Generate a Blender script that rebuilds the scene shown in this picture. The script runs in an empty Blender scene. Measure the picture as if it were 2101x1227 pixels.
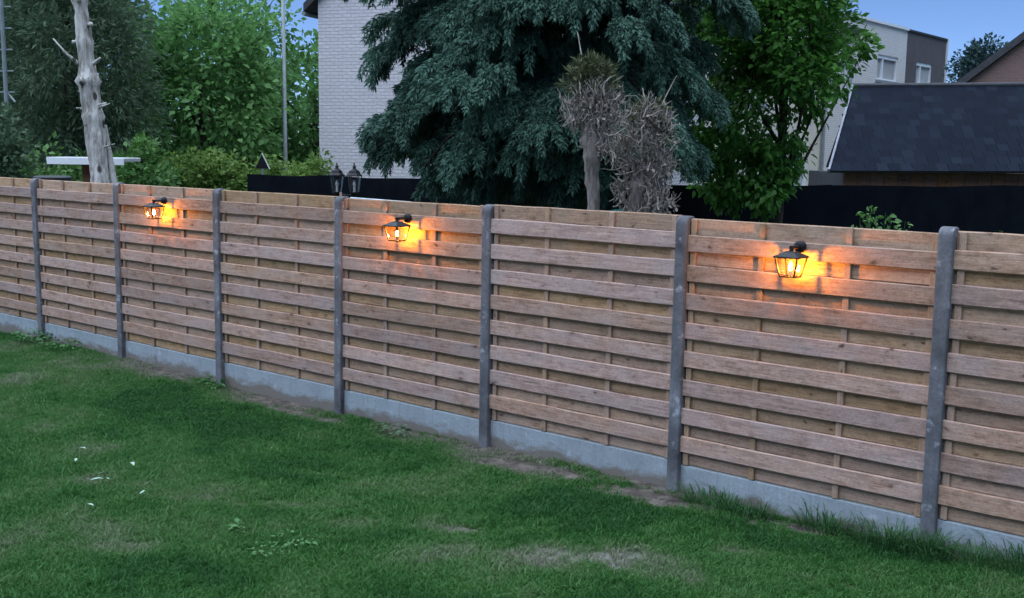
import bpy, bmesh, math, random
import numpy as np
from mathutils import Vector, Matrix

rad = math.radians
scene = bpy.context.scene
col = scene.collection
RNG = np.random.default_rng(7)
random.seed(7)

# ------------------------------------------------------------------ camera
cam_data = bpy.data.cameras.new('camera')
cam = bpy.data.objects.new('camera', cam_data)
col.objects.link(cam)
cam_data.sensor_width = 36.0
cam_data.lens = 2245.8 / 2101 * 36.0
cam_data.clip_start = 0.05
cam_data.clip_end = 3000
_r = Vector((0.77077252, 0.63694582, 0.01448236))
_u = Vector((-0.09786505, 0.09590445, 0.9905679))
_f = Vector((-0.62954916, 0.76491984, -0.13625525))
cam.matrix_world = Matrix(((_r.x, _u.x, -_f.x, 13.2695), (_r.y, _u.y, -_f.y, -6.798),
                           (_r.z, _u.z, -_f.z, 2.2686), (0, 0, 0, 1)))
scene.camera = cam

# ------------------------------------------------------------------ dusk sky, and a high, wide, cool sun lamp added as soft top light
SUN_EL, SUN_ROT = 78.0, 232.0
world = bpy.data.worlds.new('World')
scene.world = world
world.use_nodes = True
_n = world.node_tree
_sky = _n.nodes.new('ShaderNodeTexSky')
_sky.sky_type = 'NISHITA'
_sky.sun_disc = False
_sky.sun_elevation = rad(SUN_EL)
_sky.sun_rotation = rad(SUN_ROT)
_sky.ozone_density = 7.0
_sky.dust_density = 0.2
_sky.air_density = 0.38
_n.links.new(_sky.outputs[0], _n.nodes['Background'].inputs[0])
_n.nodes['Background'].inputs[1].default_value = 0.05
_sd = bpy.data.lights.new('sun', 'SUN')
_sd.energy = 2.2
_sd.angle = rad(110)
_sd.color = (0.70, 0.83, 1.0)
sun = bpy.data.objects.new('sun', _sd)
col.objects.link(sun)
_dir = Vector((math.sin(rad(SUN_ROT)) * math.cos(rad(SUN_EL)), math.cos(rad(SUN_ROT)) * math.cos(rad(SUN_EL)), math.sin(rad(SUN_EL))))
sun.rotation_euler = _dir.to_track_quat('Z', 'Y').to_euler()

vs = scene.view_settings
vs.view_transform = 'Standard'
vs.look = 'None'
vs.gamma = 1.0
vs.use_curve_mapping = False
vs.exposure = 1.9
scene.cycles.max_bounces = 5
scene.cycles.diffuse_bounces = 2
scene.cycles.glossy_bounces = 3
scene.cycles.transparent_max_bounces = 12

# ------------------------------------------------------------------ helpers
class MB:
    """collects simple shapes into one mesh"""
    def __init__(s):
        s.v = []; s.f = []
    def box(s, x0, x1, y0, y1, z0, z1):
        b = len(s.v)
        s.v += [(x0,y0,z0),(x1,y0,z0),(x1,y1,z0),(x0,y1,z0),(x0,y0,z1),(x1,y0,z1),(x1,y1,z1),(x0,y1,z1)]
        s.f += [tuple(b+i for i in q) for q in ((0,3,2,1),(4,5,6,7),(0,1,5,4),(1,2,6,5),(2,3,7,6),(3,0,4,7))]
        return s
    def tube(s, pts, radii, n=8, cap=True):
        pts = [Vector(p) for p in pts]
        if not hasattr(radii, '__len__'): radii = [radii]*len(pts)
        b = len(s.v); m = len(pts)
        ref = None
        for i, p in enumerate(pts):
            d = (pts[min(i+1, m-1)] - pts[max(i-1, 0)])
            d = d.normalized() if d.length > 1e-9 else Vector((0,0,1))
            if ref is None:
                ref = d.orthogonal().normalized()
            else:
                ref = ref - d*ref.dot(d)
                ref = ref.normalized() if ref.length > 1e-6 else d.orthogonal().normalized()
            w = d.cross(ref)
            for k in range(n):
                a = 2*math.pi*k/n
                s.v.append(tuple(p + (ref*math.cos(a) + w*math.sin(a))*radii[i]))
        for i in range(m-1):
            for k in range(n):
                s.f.append((b+i*n+k, b+i*n+(k+1)%n, b+(i+1)*n+(k+1)%n, b+(i+1)*n+k))
        if cap:
            s.f.append(tuple(b+k for k in reversed(range(n))))
            s.f.append(tuple(b+(m-1)*n+k for k in range(n)))
        return s
    def bar(s, a, b, w):
        return s.tube([a, b], w*0.7071, 4)
    def lathe(s, prof, n=16, c=(0,0,0)):
        b = len(s.v); m = len(prof)
        for r, z in prof:
            for k in range(n):
                a = 2*math.pi*k/n
                s.v.append((c[0]+r*math.cos(a), c[1]+r*math.sin(a), c[2]+z))
        for i in range(m-1):
            for k in range(n):
                s.f.append((b+i*n+k, b+i*n+(k+1)%n, b+(i+1)*n+(k+1)%n, b+(i+1)*n+k))
        s.f.append(tuple(b+k for k in reversed(range(n))))
        s.f.append(tuple(b+(m-1)*n+k for k in range(n)))
        return s
    def prism(s, poly, off):
        """poly: list of 3d points, extruded by off"""
        b = len(s.v); n = len(poly); o = Vector(off)
        s.v += [tuple(p) for p in poly] + [tuple(Vector(p)+o) for p in poly]
        s.f.append(tuple(range(b, b+n))); s.f.append(tuple(reversed(range(b+n, b+2*n))))
        for k in range(n):
            s.f.append((b+k, b+n+k, b+n+(k+1)%n, b+(k+1)%n))
        return s
    def mesh(s, name, mat=None, bevel=0, seg=1, smooth=False):
        me = bpy.data.meshes.new(name)
        me.from_pydata(s.v, [], s.f)
        bm = bmesh.new(); bm.from_mesh(me)
        bmesh.ops.recalc_face_normals(bm, faces=bm.faces)
        if bevel:
            bmesh.ops.bevel(bm, geom=list(bm.edges), offset=bevel, segments=seg, affect='EDGES', profile=0.5)
        bm.to_mesh(me); bm.free()
        if mat: me.materials.append(mat)
        if smooth:
            me.polygons.foreach_set('use_smooth', [True]*len(me.polygons))
        return me
    def build(s, name, mat, parent=None, loc=(0,0,0), bevel=0, seg=1, smooth=False):
        return obj(name, s.mesh(name, mat, bevel, seg, smooth), parent, loc)

def obj(name, data, parent=None, loc=(0,0,0), rot=(0,0,0)):
    o = bpy.data.objects.new(name, data)
    col.objects.link(o)
    o.parent = parent
    o.location = loc
    o.rotation_euler = rot
    return o

def tag(o, label, cat, group=None):
    o['label'] = label; o['category'] = cat
    if group: o['group'] = group
    return o

def thing(name, label, cat, loc=(0,0,0), rz=0, group=None):
    o = obj(name, None, None, loc, (0,0,rz))
    o.empty_display_size = 0.1
    return tag(o, label, cat, group)

def copy_tree(o, parent=None):
    c = o.copy(); col.objects.link(c); c.parent = parent
    for ch in list(o.children): copy_tree(ch, c)
    return c

def np_mesh(name, V, F, mat, tint=None):
    """V (n,3), F (m,k) with constant k"""
    me = bpy.data.meshes.new(name)
    k = F.shape[1]
    me.vertices.add(len(V)); me.vertices.foreach_set('co', V.astype(np.float32).ravel())
    me.loops.add(F.size); me.loops.foreach_set('vertex_index', F.astype(np.int32).ravel())
    me.polygons.add(len(F))
    me.polygons.foreach_set('loop_start', np.arange(0, F.size, k, dtype=np.int32))
    me.update(calc_edges=True)
    if tint is not None:
        a = me.attributes.new('tint', 'FLOAT', 'POINT')
        a.data.foreach_set('value', tint.astype(np.float32))
    me.materials.append(mat)
    return me

def scatter(templates, pos, M, mat, name, tint=None):
    """bake copies of small templates (list of (V,F)) with 3x3 matrices M at pos"""
    Vs, Fs, Ts = [], [], []
    base = 0
    which = RNG.integers(0, len(templates), len(pos))
    if tint is None: tint = RNG.random(len(pos))
    for t, (tv, tf) in enumerate(templates):
        idx = np.nonzero(which == t)[0]
        if not len(idx): continue
        V = np.einsum('nij,kj->nki', M[idx], tv) + pos[idx][:, None, :]
        F = tf[None] + (np.arange(len(idx))*len(tv))[:, None, None] + base
        Vs.append(V.reshape(-1, 3)); Fs.append(F.reshape(-1, tf.shape[1]))
        Ts.append(np.repeat(tint[idx], len(tv)))
        base += len(idx)*len(tv)
    return np_mesh(name, np.concatenate(Vs), np.concatenate(Fs), mat, np.concatenate(Ts))

def frames(fwd, upv):
    """3x3 matrices whose x axis is fwd, z axis close to upv"""
    x = fwd/np.linalg.norm(fwd, axis=1, keepdims=True)
    y = np.cross(upv, x); y /= np.linalg.norm(y, axis=1, keepdims=True)+1e-9
    z = np.cross(x, y)
    return np.stack([x, y, z], axis=2)

def rand_dirs(n):
    v = RNG.normal(size=(n, 3)); return v/np.linalg.norm(v, axis=1, keepdims=True)

def vnoise(x, y, seed=0):
    """2d value noise 0..1"""
    xi = np.floor(x).astype(np.int64); yi = np.floor(y).astype(np.int64)
    fx = x-xi; fy = y-yi
    fx = fx*fx*(3-2*fx); fy = fy*fy*(3-2*fy)
    def h(a, b):
        n = (a*374761393 + b*668265263 + seed*974634777) & 0x7fffffff
        n = ((n ^ (n >> 13))*1274126177) & 0x7fffffff
        return ((n ^ (n >> 16)) & 0xffff)/65535.0
    return (h(xi,yi)*(1-fx)+h(xi+1,yi)*fx)*(1-fy)+(h(xi,yi+1)*(1-fx)+h(xi+1,yi+1)*fx)*fy
def fbm(x, y, seed=0, o=4):
    s = 0; a = 0.5; t = 0
    for k in range(o):
        s = s+a*vnoise(x*2**k, y*2**k, seed+k); t += a; a *= 0.5
    return s/t

# ------------------------------------------------------------------ materials
class NT:
    def __init__(s, name):
        s.m = bpy.data.materials.new(name); s.m.use_nodes = True
        s.t = s.m.node_tree; s.b = s.t.nodes['Principled BSDF']; s.out = s.t.nodes['Material Output']
    def n(s, kind, **kw):
        x = s.t.nodes.new('ShaderNode'+kind)
        for k, v in kw.items(): setattr(x, k, v)
        return x
    def l(s, a, b): s.t.links.new(a, b)
    def noise(s, vec, scale, detail=4, rough=0.6):
        x = s.n('TexNoise'); x.inputs['Scale'].default_value = scale
        x.inputs['Detail'].default_value = detail; x.inputs['Roughness'].default_value = rough
        if vec is not None: s.l(vec, x.inputs['Vector'])
        return x.outputs['Fac']
    def ramp(s, fac, stops):
        x = s.n('ValToRGB')
        e = x.color_ramp.elements
        while len(e) < len(stops): e.new(0.5)
        for i, (p, c) in enumerate(stops):
            e[i].position = p
            e[i].color = (c, c, c, 1) if isinstance(c, (int, float)) else (*c, 1)
        s.l(fac, x.inputs[0]); return x.outputs[0]
    def mix(s, fac, a, b, mode='MIX'):
        x = s.n('Mix', data_type='RGBA', blend_type=mode)
        for sock, v in ((x.inputs[0], fac), (x.inputs[6], a), (x.inputs[7], b)):
            if isinstance(v, (int, float)): sock.default_value = v
            elif isinstance(v, tuple): sock.default_value = (*v, 1)
            else: s.l(v, sock)
        return x.outputs[2]
    def math(s, op, a, b=0.0):
        x = s.n('Math', operation=op)
        for sock, v in ((x.inputs[0], a), (x.inputs[1], b)):
            if isinstance(v, (int, float)): sock.default_value = v
            else: s.l(v, sock)
        return x.outputs[0]
    def mapping(s, vec, scale=(1,1,1), loc=(0,0,0), rot=(0,0,0)):
        x = s.n('Mapping'); x.inputs['Scale'].default_value = scale
        x.inputs['Location'].default_value = loc; x.inputs['Rotation'].default_value = rot
        s.l(vec, x.inputs['Vector']); return x.outputs[0]
    def bump(s, h, strength=0.3, dist=0.005):
        x = s.n('Bump'); x.inputs['Strength'].default_value = strength; x.inputs['Distance'].default_value = dist
        s.l(h, x.inputs['Height']); s.l(x.outputs[0], s.b.inputs['Normal'])
    def color(s, c, rough=0.8, spec=0.3):
        if isinstance(c, tuple): s.b.inputs['Base Color'].default_value = (*c, 1)
        else: s.l(c, s.b.inputs['Base Color'])
        if isinstance(rough, (int, float)): s.b.inputs['Roughness'].default_value = rough
        else: s.l(rough, s.b.inputs['Roughness'])
        s.b.inputs['Specular IOR Level'].default_value = spec
        return s.m
    def objcoord(s): return s.n('TexCoord').outputs['Object']
    def rnd(s): return s.n('ObjectInfo').outputs['Random']

def shifted(t, amp=50.0):
    """object coordinates moved by the object's random number so that copies differ"""
    c = t.n('CombineXYZ'); r = t.rnd()
    t.l(t.math('MULTIPLY', r, amp), c.inputs[0]); t.l(t.math('MULTIPLY', r, amp*0.37), c.inputs[1]); t.l(t.math('MULTIPLY', r, amp*0.71), c.inputs[2])
    a = t.n('VectorMath', operation='ADD'); t.l(t.objcoord(), a.inputs[0]); t.l(c.outputs[0], a.inputs[1])
    return a.outputs[0]

def wood(name, light, mid, dark, grey, rough=0.85, axis=0):
    t = NT(name); v = shifted(t)
    sc = [26, 26, 26]; sc[axis] = 1.6
    grain = t.noise(t.mapping(v, tuple(sc)), 2.2, 6, 0.7)
    mott = t.noise(t.mapping(v, (5, 9, 9) if axis == 0 else (9, 9, 5)), 2.4, 5, 0.7)
    blotch = t.noise(t.mapping(v, (1.6, 4, 4) if axis == 0 else (4, 4, 1.6)), 1.6, 3, 0.5)
    c = t.ramp(t.math('ADD', t.math('MULTIPLY', grain, 0.55), t.math('MULTIPLY', mott, 0.45)), [(0.37, dark), (0.5, mid), (0.63, light)])
    c = t.mix(t.ramp(blotch, [(0.4, 0.0), (0.68, 0.7)]), c, grey)
    # rough sawn marks running across the board
    saw = t.noise(t.mapping(v, (38, 20, 5.0) if axis == 0 else (5.0, 20, 38)), 1.6, 5, 0.75)
    c = t.mix(t.ramp(saw, [(0.5, 0.0), (0.75, 0.10)]), c, tuple(x*0.62 for x in dark))
    gr = t.noise(t.mapping(v, (55, 80, 80) if axis == 0 else (80, 80, 55)), 1.0, 3, 0.7)
    c = t.mix(t.ramp(gr, [(0.30, 0.45), (0.48, 0.0)]), c, tuple(x*0.7 for x in dark))
    c = t.mix(t.ramp(gr, [(0.58, 0.0), (0.72, 0.35)]), c, tuple(min(1, x*1.15) for x in light))
    # knots: warped voronoi cells, only some of them, each with a dark heart and a stain around it
    warp = t.n('VectorMath', operation='ADD')
    nz = t.n('TexNoise'); nz.inputs['Scale'].default_value = 11; nz.inputs['Detail'].default_value = 4; t.l(v, nz.inputs['Vector'])
    sca = t.n('VectorMath', operation='SCALE'); sca.inputs[3].default_value = 0.085; t.l(nz.outputs['Color'], sca.inputs[0])
    t.l(v, warp.inputs[0]); t.l(sca.outputs[0], warp.inputs[1])
    for ksc, lo, hi, hal, th in (((3.4, 0.0, 8.5), 0.03, 0.13, 0.36, 0.50), ((6.5, 0.0, 13.0), 0.03, 0.13, 0.26, 0.52)):
        if axis: ksc = (ksc[2], 0.0, ksc[0])
        vo = t.n('TexVoronoi'); vo.inputs['Scale'].default_value = 1.0; t.l(t.mapping(warp.outputs[0], ksc), vo.inputs['Vector'])
        k = t.ramp(vo.outputs['Distance'], [(lo, 0.9), (hi, 0.0)])
        halo = t.ramp(vo.outputs['Distance'], [(hi*0.6, 0.6), (hal, 0.0)])
        pick = t.n('SeparateColor'); t.l(vo.outputs['Color'], pick.inputs[0])
        on = t.ramp(pick.outputs[0], [(th, 0.0), (th+0.04, 1.0)])
        c = t.mix(t.math('MULTIPLY', halo, on), c, tuple(x*0.60 for x in mid))
        c = t.mix(t.math('MULTIPLY', k, on), c, tuple(x*0.32 for x in dark))
    # dark checks and water stains
    st = t.noise(t.mapping(warp.outputs[0], (4.5, 6, 2.2) if axis == 0 else (2.2, 6, 4.5)), 2.2, 5, 0.75)
    c = t.mix(t.ramp(st, [(0.60, 0.0), (0.78, 0.5)]), c, tuple(x*0.55 for x in dark))
    hs = t.n('HueSaturation')
    r = t.rnd()
    t.l(t.math('ADD', t.math('MULTIPLY', r, 0.34), 0.83), hs.inputs['Value'])
    r2 = t.math('FRACT', t.math('MULTIPLY', r, 17.3))
    t.l(t.math('ADD', t.math('MULTIPLY', r2, 0.014), 0.492), hs.inputs['Hue'])
    t.l(t.math('ADD', t.math('MULTIPLY', r2, 0.26), 0.86), hs.inputs['Saturation'])
    t.l(c, hs.inputs['Color'])
    t.bump(t.math('ADD', t.math('ADD', grain, mott), t.math('MULTIPLY', st, 0.6)), 0.7, 0.005)
    return t.color(hs.outputs[0], rough, 0.2)

M = {}
M['wood_front'] = wood('wood_front', (0.465,0.310,0.238), (0.355,0.222,0.166), (0.185,0.110,0.080), (0.365,0.270,0.238))
M['wood_back'] = wood('wood_back', (0.50,0.315,0.195), (0.395,0.24,0.142), (0.21,0.12,0.07), (0.37,0.25,0.17))
M['wood_batten'] = wood('wood_batten', (0.42,0.275,0.18), (0.33,0.21,0.135), (0.2,0.12,0.075), (0.32,0.225,0.165), axis=2)
M['wood_grey'] = wood('wood_grey', (0.44,0.42,0.39), (0.33,0.31,0.28), (0.2,0.18,0.16), (0.36,0.35,0.33), axis=2)
M['wood_brown'] = wood('wood_brown', (0.20,0.10,0.055), (0.14,0.065,0.035), (0.08,0.035,0.02), (0.15,0.08,0.05))

def concrete(name, base, var, speck, wet=None, bumpy=0.4):
    t = NT(name); v = shifted(t, 9.0)
    a = t.noise(v, 3.0, 5, 0.65); b = t.noise(v, 45, 4, 0.7)
    c = t.ramp(a, [(0.3, tuple(x*(1-var) for x in base)), (0.7, tuple(min(1, x*(1+var)) for x in base))])
    c = t.mix(t.ramp(b, [(0.35, 0.5), (0.55, 0.0)]), c, tuple(x*0.6 for x in base))
    sp = t.noise(v, 11, 3, 0.6)
    c = t.mix(t.ramp(sp, [(0.60, 0.0), (0.70, 0.8)]), c, speck)
    run = t.noise(t.mapping(v, (14, 14, 1.1)), 1.5, 4, 0.65)
    c = t.mix(t.ramp(run, [(0.52, 0.0), (0.72, 0.55)]), c, tuple(x*0.62 for x in base))
    if wet:
        # earth splashed against the foot of the slab, uneven in height
        w = t.n('SeparateXYZ'); t.l(t.objcoord(), w.inputs[0])
        h = t.math('ADD', w.outputs[2], t.math('MULTIPLY', t.noise(t.mapping(v, (1.0,1,2.5)), 3.2, 5, 0.7), -0.34))
        c = t.mix(t.ramp(t.math('ADD', h, 0.85), [(0.50, 0.9), (0.56, 0.0)]), c, wet)
    t.bump(t.math('ADD', a, t.math('MULTIPLY', b, 0.6)), bumpy, 0.006)
    return t.color(c, 0.9, 0.2)
M['post'] = concrete('post_concrete', (0.130,0.128,0.138), 0.6, (0.34,0.34,0.36), bumpy=0.5)
M['plinth'] = concrete('plinth_concrete', (0.28,0.31,0.33), 0.14, (0.35,0.38,0.40), wet=(0.15,0.125,0.10))

def plain(name, c, rough=0.7, spec=0.3, metal=0, var=0.25, scale=6, bumpy=0.0):
    t = NT(name); v = t.objcoord()
    n = t.noise(v, scale, 5, 0.65)
    cc = t.ramp(n, [(0.3, tuple(x*(1-var) for x in c)), (0.7, tuple(min(1, x*(1+var)) for x in c))])
    if bumpy: t.bump(n, bumpy, 0.02)
    t.b.inputs['Metallic'].default_value = metal
    return t.color(cc, rough, spec)
M['black_metal'] = plain('black_metal', (0.010,0.009,0.009), 0.5, 0.25, 0, 0.3, 40)
M['black_plastic'] = plain('black_plastic', (0.02,0.022,0.025), 0.6)
M['galvanised'] = plain('galvanised', (0.22,0.25,0.25), 0.55, 0.3, 0.2, 0.15)
M['white_paint'] = plain('white_paint', (0.44,0.45,0.46), 0.65, 0.2, 0, 0.15)
M['white_frame'] = plain('white_frame', (0.78,0.78,0.78), 0.45, 0.4, 0, 0.04)
M['roof_edge'] = plain('roof_edge', (0.045,0.045,0.05), 0.7)
M['dark_render'] = plain('dark_render', (0.115,0.10,0.105), 0.85, 0.2, 0, 0.12, 1.5)
M['pale_board'] = plain('pale_board', (0.50,0.55,0.60), 0.6)
M['verge'] = plain('verge_paint', (0.22,0.22,0.25), 0.7)
M['teal'] = plain('teal', (0.02,0.32,0.27), 0.6)
M['pale_leaf'] = plain('pale_leaf', (0.24,0.35,0.27), 0.7, 0.2, 0, 0.35, 30)
M['curtain'] = plain('curtain', (0.42,0.42,0.42), 0.9, 0.1, 0, 0.1, 3)
M['beige'] = plain('beige_wall', (0.66,0.60,0.50), 0.9, 0.1, 0, 0.1, 1.2)

# black screening cloth: slightly woven and sagging
t = NT('screen_cloth'); v = t.objcoord()
n1 = t.noise(t.mapping(v, (1.2,1.2,0.7)), 2.2, 4, 0.6)
t.bump(n1, 0.6, 0.05)
M['screen'] = t.color(t.ramp(n1, [(0.3, (0.003,0.004,0.007)), (0.75, (0.006,0.008,0.012))]), 0.9, 0.06)

def brickmat(name, c1, c2, mortar, bw=0.21, bh=0.065, rough=0.9, axis='xz', mort=0.012):
    t = NT(name); v = t.objcoord()
    s = t.n('SeparateXYZ'); t.l(v, s.inputs[0]); cb = t.n('CombineXYZ')
    t.l(s.outputs[0] if axis[0] == 'x' else s.outputs[1], cb.inputs[0]); t.l(s.outputs[2], cb.inputs[1])
    b = t.n('TexBrick'); b.inputs['Scale'].default_value = 1.0
    b.inputs['Brick Width'].default_value = bw; b.inputs['Row Height'].default_value = bh
    b.inputs['Mortar Size'].default_value = mort; b.inputs['Mortar Smooth'].default_value = 0.3
    b.inputs['Color1'].default_value = (*c1,1); b.inputs['Color2'].default_value = (*c2,1); b.inputs['Mortar'].default_value = (*mortar,1)
    dn = t.n('TexNoise'); dn.inputs['Scale'].default_value = 7.0; dn.inputs['Detail'].default_value = 3; t.l(v, dn.inputs['Vector'])
    ds = t.n('VectorMath', operation='SCALE'); ds.inputs[3].default_value = 0.045; t.l(dn.outputs['Color'], ds.inputs[0])
    da = t.n('VectorMath', operation='ADD'); t.l(cb.outputs[0], da.inputs[0]); t.l(ds.outputs[0], da.inputs[1])
    t.l(da.outputs[0], b.inputs['Vector'])
    n = t.noise(t.mapping(v, (1,1,2.2)), 6.0, 6, 0.75); n2 = t.noise(v, 0.5, 3, 0.5)
    c = t.mix(t.ramp(n, [(0.35, 0.5), (0.6, 0.0)]), b.outputs['Color'], tuple(x*0.72 for x in c1))
    c = t.mix(t.ramp(n2, [(0.3, 0.25), (0.7, 0.0)]), c, tuple(x*0.8 for x in c2))
    t.bump(t.math('ADD', t.math('MULTIPLY', b.outputs['Fac'], -1.0), n), 0.8, 0.012)
    return t.color(c, rough, 0.15)
M['white_brick'] = brickmat('white_brick', (0.70,0.65,0.66), (0.62,0.57,0.58), (0.50,0.46,0.48), 0.24, 0.085)
M['town_brick'] = brickmat('town_brick', (0.82,0.78,0.75), (0.76,0.72,0.69), (0.60,0.57,0.55), 0.30, 0.10, axis='yz')
M['red_brick'] = brickmat('red_brick', (0.24,0.145,0.12), (0.20,0.12,0.105), (0.2,0.16,0.15), 0.24, 0.085)

t = NT('window_glass')
M['window'] = t.color((0.10,0.115,0.13), 0.08, 0.6)

# clear lantern glass: see-through with a sheen
t = NT('lantern_glass')
tr = t.n('BsdfTransparent'); tr.inputs[0].default_value = (0.96,0.95,0.92,1)
gl = t.n('BsdfGlossy'); gl.inputs['Roughness'].default_value = 0.03
lw = t.n('LayerWeight'); lw.inputs[0].default_value = 0.5
fr = t.math('ADD', t.math('MULTIPLY', t.math('POWER', lw.outputs['Facing'], 4.0), 0.7), 0.05)
mx = t.n('MixShader'); t.l(fr, mx.inputs[0]); t.l(tr.outputs[0], mx.inputs[1]); t.l(gl.outputs[0], mx.inputs[2])
t.l(mx.outputs[0], t.out.inputs[0]); M['glass'] = t.m

t = NT('candle_bulb')
em = t.n('Emission'); em.inputs[0].default_value = (1.0, 0.34, 0.030, 1); em.inputs[1].default_value = 540.0
t.l(em.outputs[0], t.out.inputs[0]); M['bulb'] = t.m

def bark(name, light, dark, scale=6, stretch=0.18):
    t = NT(name); v = t.objcoord()
    n = t.noise(t.mapping(v, (1,1,stretch)), scale*3, 6, 0.7); b = t.noise(v, scale*0.6, 4, 0.6)
    c = t.ramp(n, [(0.38, dark), (0.58, light)])
    c = t.mix(t.ramp(b, [(0.52, 0.0), (0.72, 0.65)]), c, tuple(x*0.75 for x in dark))
    t.bump(n, 0.9, 0.02)
    return t.color(c, 0.9, 0.2)
M['dead_bark'] = bark('dead_bark', (0.54,0.51,0.47), (0.17,0.15,0.13), 4, 0.13)
_m = M['dead_bark'].node_tree; _b = _m.nodes['Principled BSDF']; _src = _b.inputs['Base Color'].links[0].from_socket
_tc = _m.nodes.new('ShaderNodeTexCoord'); _mp = _m.nodes.new('ShaderNodeMapping'); _mp.inputs['Scale'].default_value = (7.5,7.5,3.6)
_vo = _m.nodes.new('ShaderNodeTexVoronoi'); _vo.inputs['Scale'].default_value = 1.0
_cr = _m.nodes.new('ShaderNodeValToRGB'); _cr.color_ramp.elements[0].position = 0.17; _cr.color_ramp.elements[0].color = (1,1,1,1); _cr.color_ramp.elements[1].position = 0.27; _cr.color_ramp.elements[1].color = (0,0,0,1)
_mx = _m.nodes.new('ShaderNodeMix'); _mx.data_type = 'RGBA'; _mx.inputs[7].default_value = (0.06,0.05,0.042,1)
_m.links.new(_tc.outputs['Object'], _mp.inputs[0]); _m.links.new(_mp.outputs[0], _vo.inputs['Vector']); _m.links.new(_vo.outputs['Distance'], _cr.inputs[0])
_m.links.new(_cr.outputs[0], _mx.inputs[0]); _m.links.new(_src, _mx.inputs[6]); _m.links.new(_mx.outputs[2], _b.inputs['Base Color'])
M['grey_bark'] = bark('grey_bark', (0.23,0.195,0.17), (0.09,0.075,0.063), 8)
M['brown_bark'] = bark('brown_bark', (0.055,0.042,0.032), (0.022,0.017,0.013), 6)

def leafmat(name, dark, light, trans=0.25, rough=0.6, big=0.5, hi=None):
    t = NT(name)
    a = t.n('Attribute'); a.attribute_name = 'tint'
    n = t.noise(t.objcoord(), big, 3, 0.5)
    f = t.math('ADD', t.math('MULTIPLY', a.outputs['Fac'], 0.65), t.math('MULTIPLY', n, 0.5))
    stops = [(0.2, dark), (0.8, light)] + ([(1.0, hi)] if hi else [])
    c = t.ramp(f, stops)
    t.color(c, rough, 0.25)
    tb = t.n('BsdfTranslucent'); t.l(c, tb.inputs[0])
    mx = t.n('MixShader'); mx.inputs[0].default_value = trans
    t.l(t.b.outputs[0], mx.inputs[1]); t.l(tb.outputs[0], mx.inputs[2]); t.l(mx.outputs[0], t.out.inputs[0])
    return t.m
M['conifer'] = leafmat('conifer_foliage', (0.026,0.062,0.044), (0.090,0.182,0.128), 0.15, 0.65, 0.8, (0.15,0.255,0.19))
M['leaf_right'] = leafmat('broad_leaf_deep', (0.034,0.105,0.018), (0.095,0.25,0.042), 0.45, 0.5, 0.7, (0.17,0.36,0.065))
M['leaf_left'] = leafmat('broad_leaf_mid', (0.050,0.145,0.036), (0.15,0.31,0.095), 0.5, 0.55, 0.25, (0.29,0.47,0.18))
M['leaf_shrub'] = leafmat('shrub_leaf', (0.035,0.10,0.022), (0.11,0.23,0.055), 0.3, 0.55, 0.4, (0.15,0.27,0.07))
M['leaf_hedge'] = leafmat('hedge_leaf', (0.075,0.15,0.03), (0.20,0.31,0.07), 0.45, 0.6, 0.6, (0.30,0.40,0.11))
M['leaf_dark'] = leafmat('dark_needles', (0.042,0.082,0.044), (0.115,0.175,0.095), 0.3, 0.7, 0.3, (0.19,0.22,0.12))
M['leaf_far'] = leafmat('far_tree_leaf', (0.02,0.045,0.045), (0.04,0.08,0.075), 0.2, 0.7, 0.3)
M['leaf_olive'] = leafmat('olive_sprigs', (0.05,0.06,0.028), (0.13,0.14,0.065), 0.15, 0.7, 3)
M['dry_twigs'] = leafmat('dry_twigs', (0.13,0.105,0.088), (0.32,0.27,0.23), 0.1, 0.85, 5, (0.48,0.42,0.37))
M['weed'] = leafmat('weed_leaf', (0.03,0.10,0.025), (0.08,0.20,0.06), 0.25, 0.6, 3)
M['tall_grass'] = leafmat('tall_grass', (0.014,0.055,0.018), (0.05,0.135,0.04), 0.2, 0.6, 3)

# lawn blades: the per-tuft number 'dry' picks green, yellowish or straw
t = NT('lawn_blades')
a = t.n('Attribute', attribute_type='INSTANCER'); a.attribute_name = 'dry'
rnd = t.rnd()
f = t.math('ADD', a.outputs['Fac'], t.math('MULTIPLY', t.math('SUBTRACT', rnd, 0.5), 0.30))
c = t.ramp(f, [(0.0, (0.020,0.086,0.017)), (0.30, (0.044,0.145,0.027)), (0.55, (0.085,0.168,0.052)), (1.0, (0.22,0.215,0.16))])
t.color(c, 0.6, 0.25)
tb = t.n('BsdfTranslucent'); t.l(c, tb.inputs[0]); mx = t.n('MixShader'); mx.inputs[0].default_value = 0.25
t.l(t.b.outputs[0], mx.inputs[1]); t.l(tb.outputs[0], mx.inputs[2]); t.l(mx.outputs[0], t.out.inputs[0])
M['lawn'] = t.m

t = NT('lawn_soil'); v = t.objcoord()
a = t.n('Attribute'); a.attribute_name = 'bare'
n = t.noise(v, 9, 6, 0.7); n2 = t.noise(v, 60, 4, 0.7)
soil = t.ramp(n, [(0.3, (0.048,0.040,0.034)), (0.5, (0.11,0.094,0.080)), (0.7, (0.23,0.20,0.17))])
pa = t.n('Attribute'); pa.attribute_name = 'sandy'
soil = t.mix(pa.outputs['Fac'], soil, t.ramp(n2, [(0.3, (0.15,0.14,0.125)), (0.7, (0.29,0.275,0.25))]))
thatch = t.ramp(n2, [(0.3, (0.022,0.062,0.016)), (0.7, (0.06,0.105,0.035))])
c = t.mix(t.ramp(a.outputs['Fac'], [(0.25, 0.0), (0.75, 1.0)]), thatch, soil)
t.bump(t.math('ADD', n, n2), 0.9, 0.03)
M['ground'] = t.color(c, 0.95, 0.1)
t = NT('rough_ground'); v = t.objcoord()
n = t.noise(v, 0.8, 6, 0.7)
M['terrain'] = t.color(t.ramp(n, [(0.35, (0.025,0.045,0.018)), (0.65, (0.06,0.075,0.035))]), 0.95, 0.1)

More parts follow.
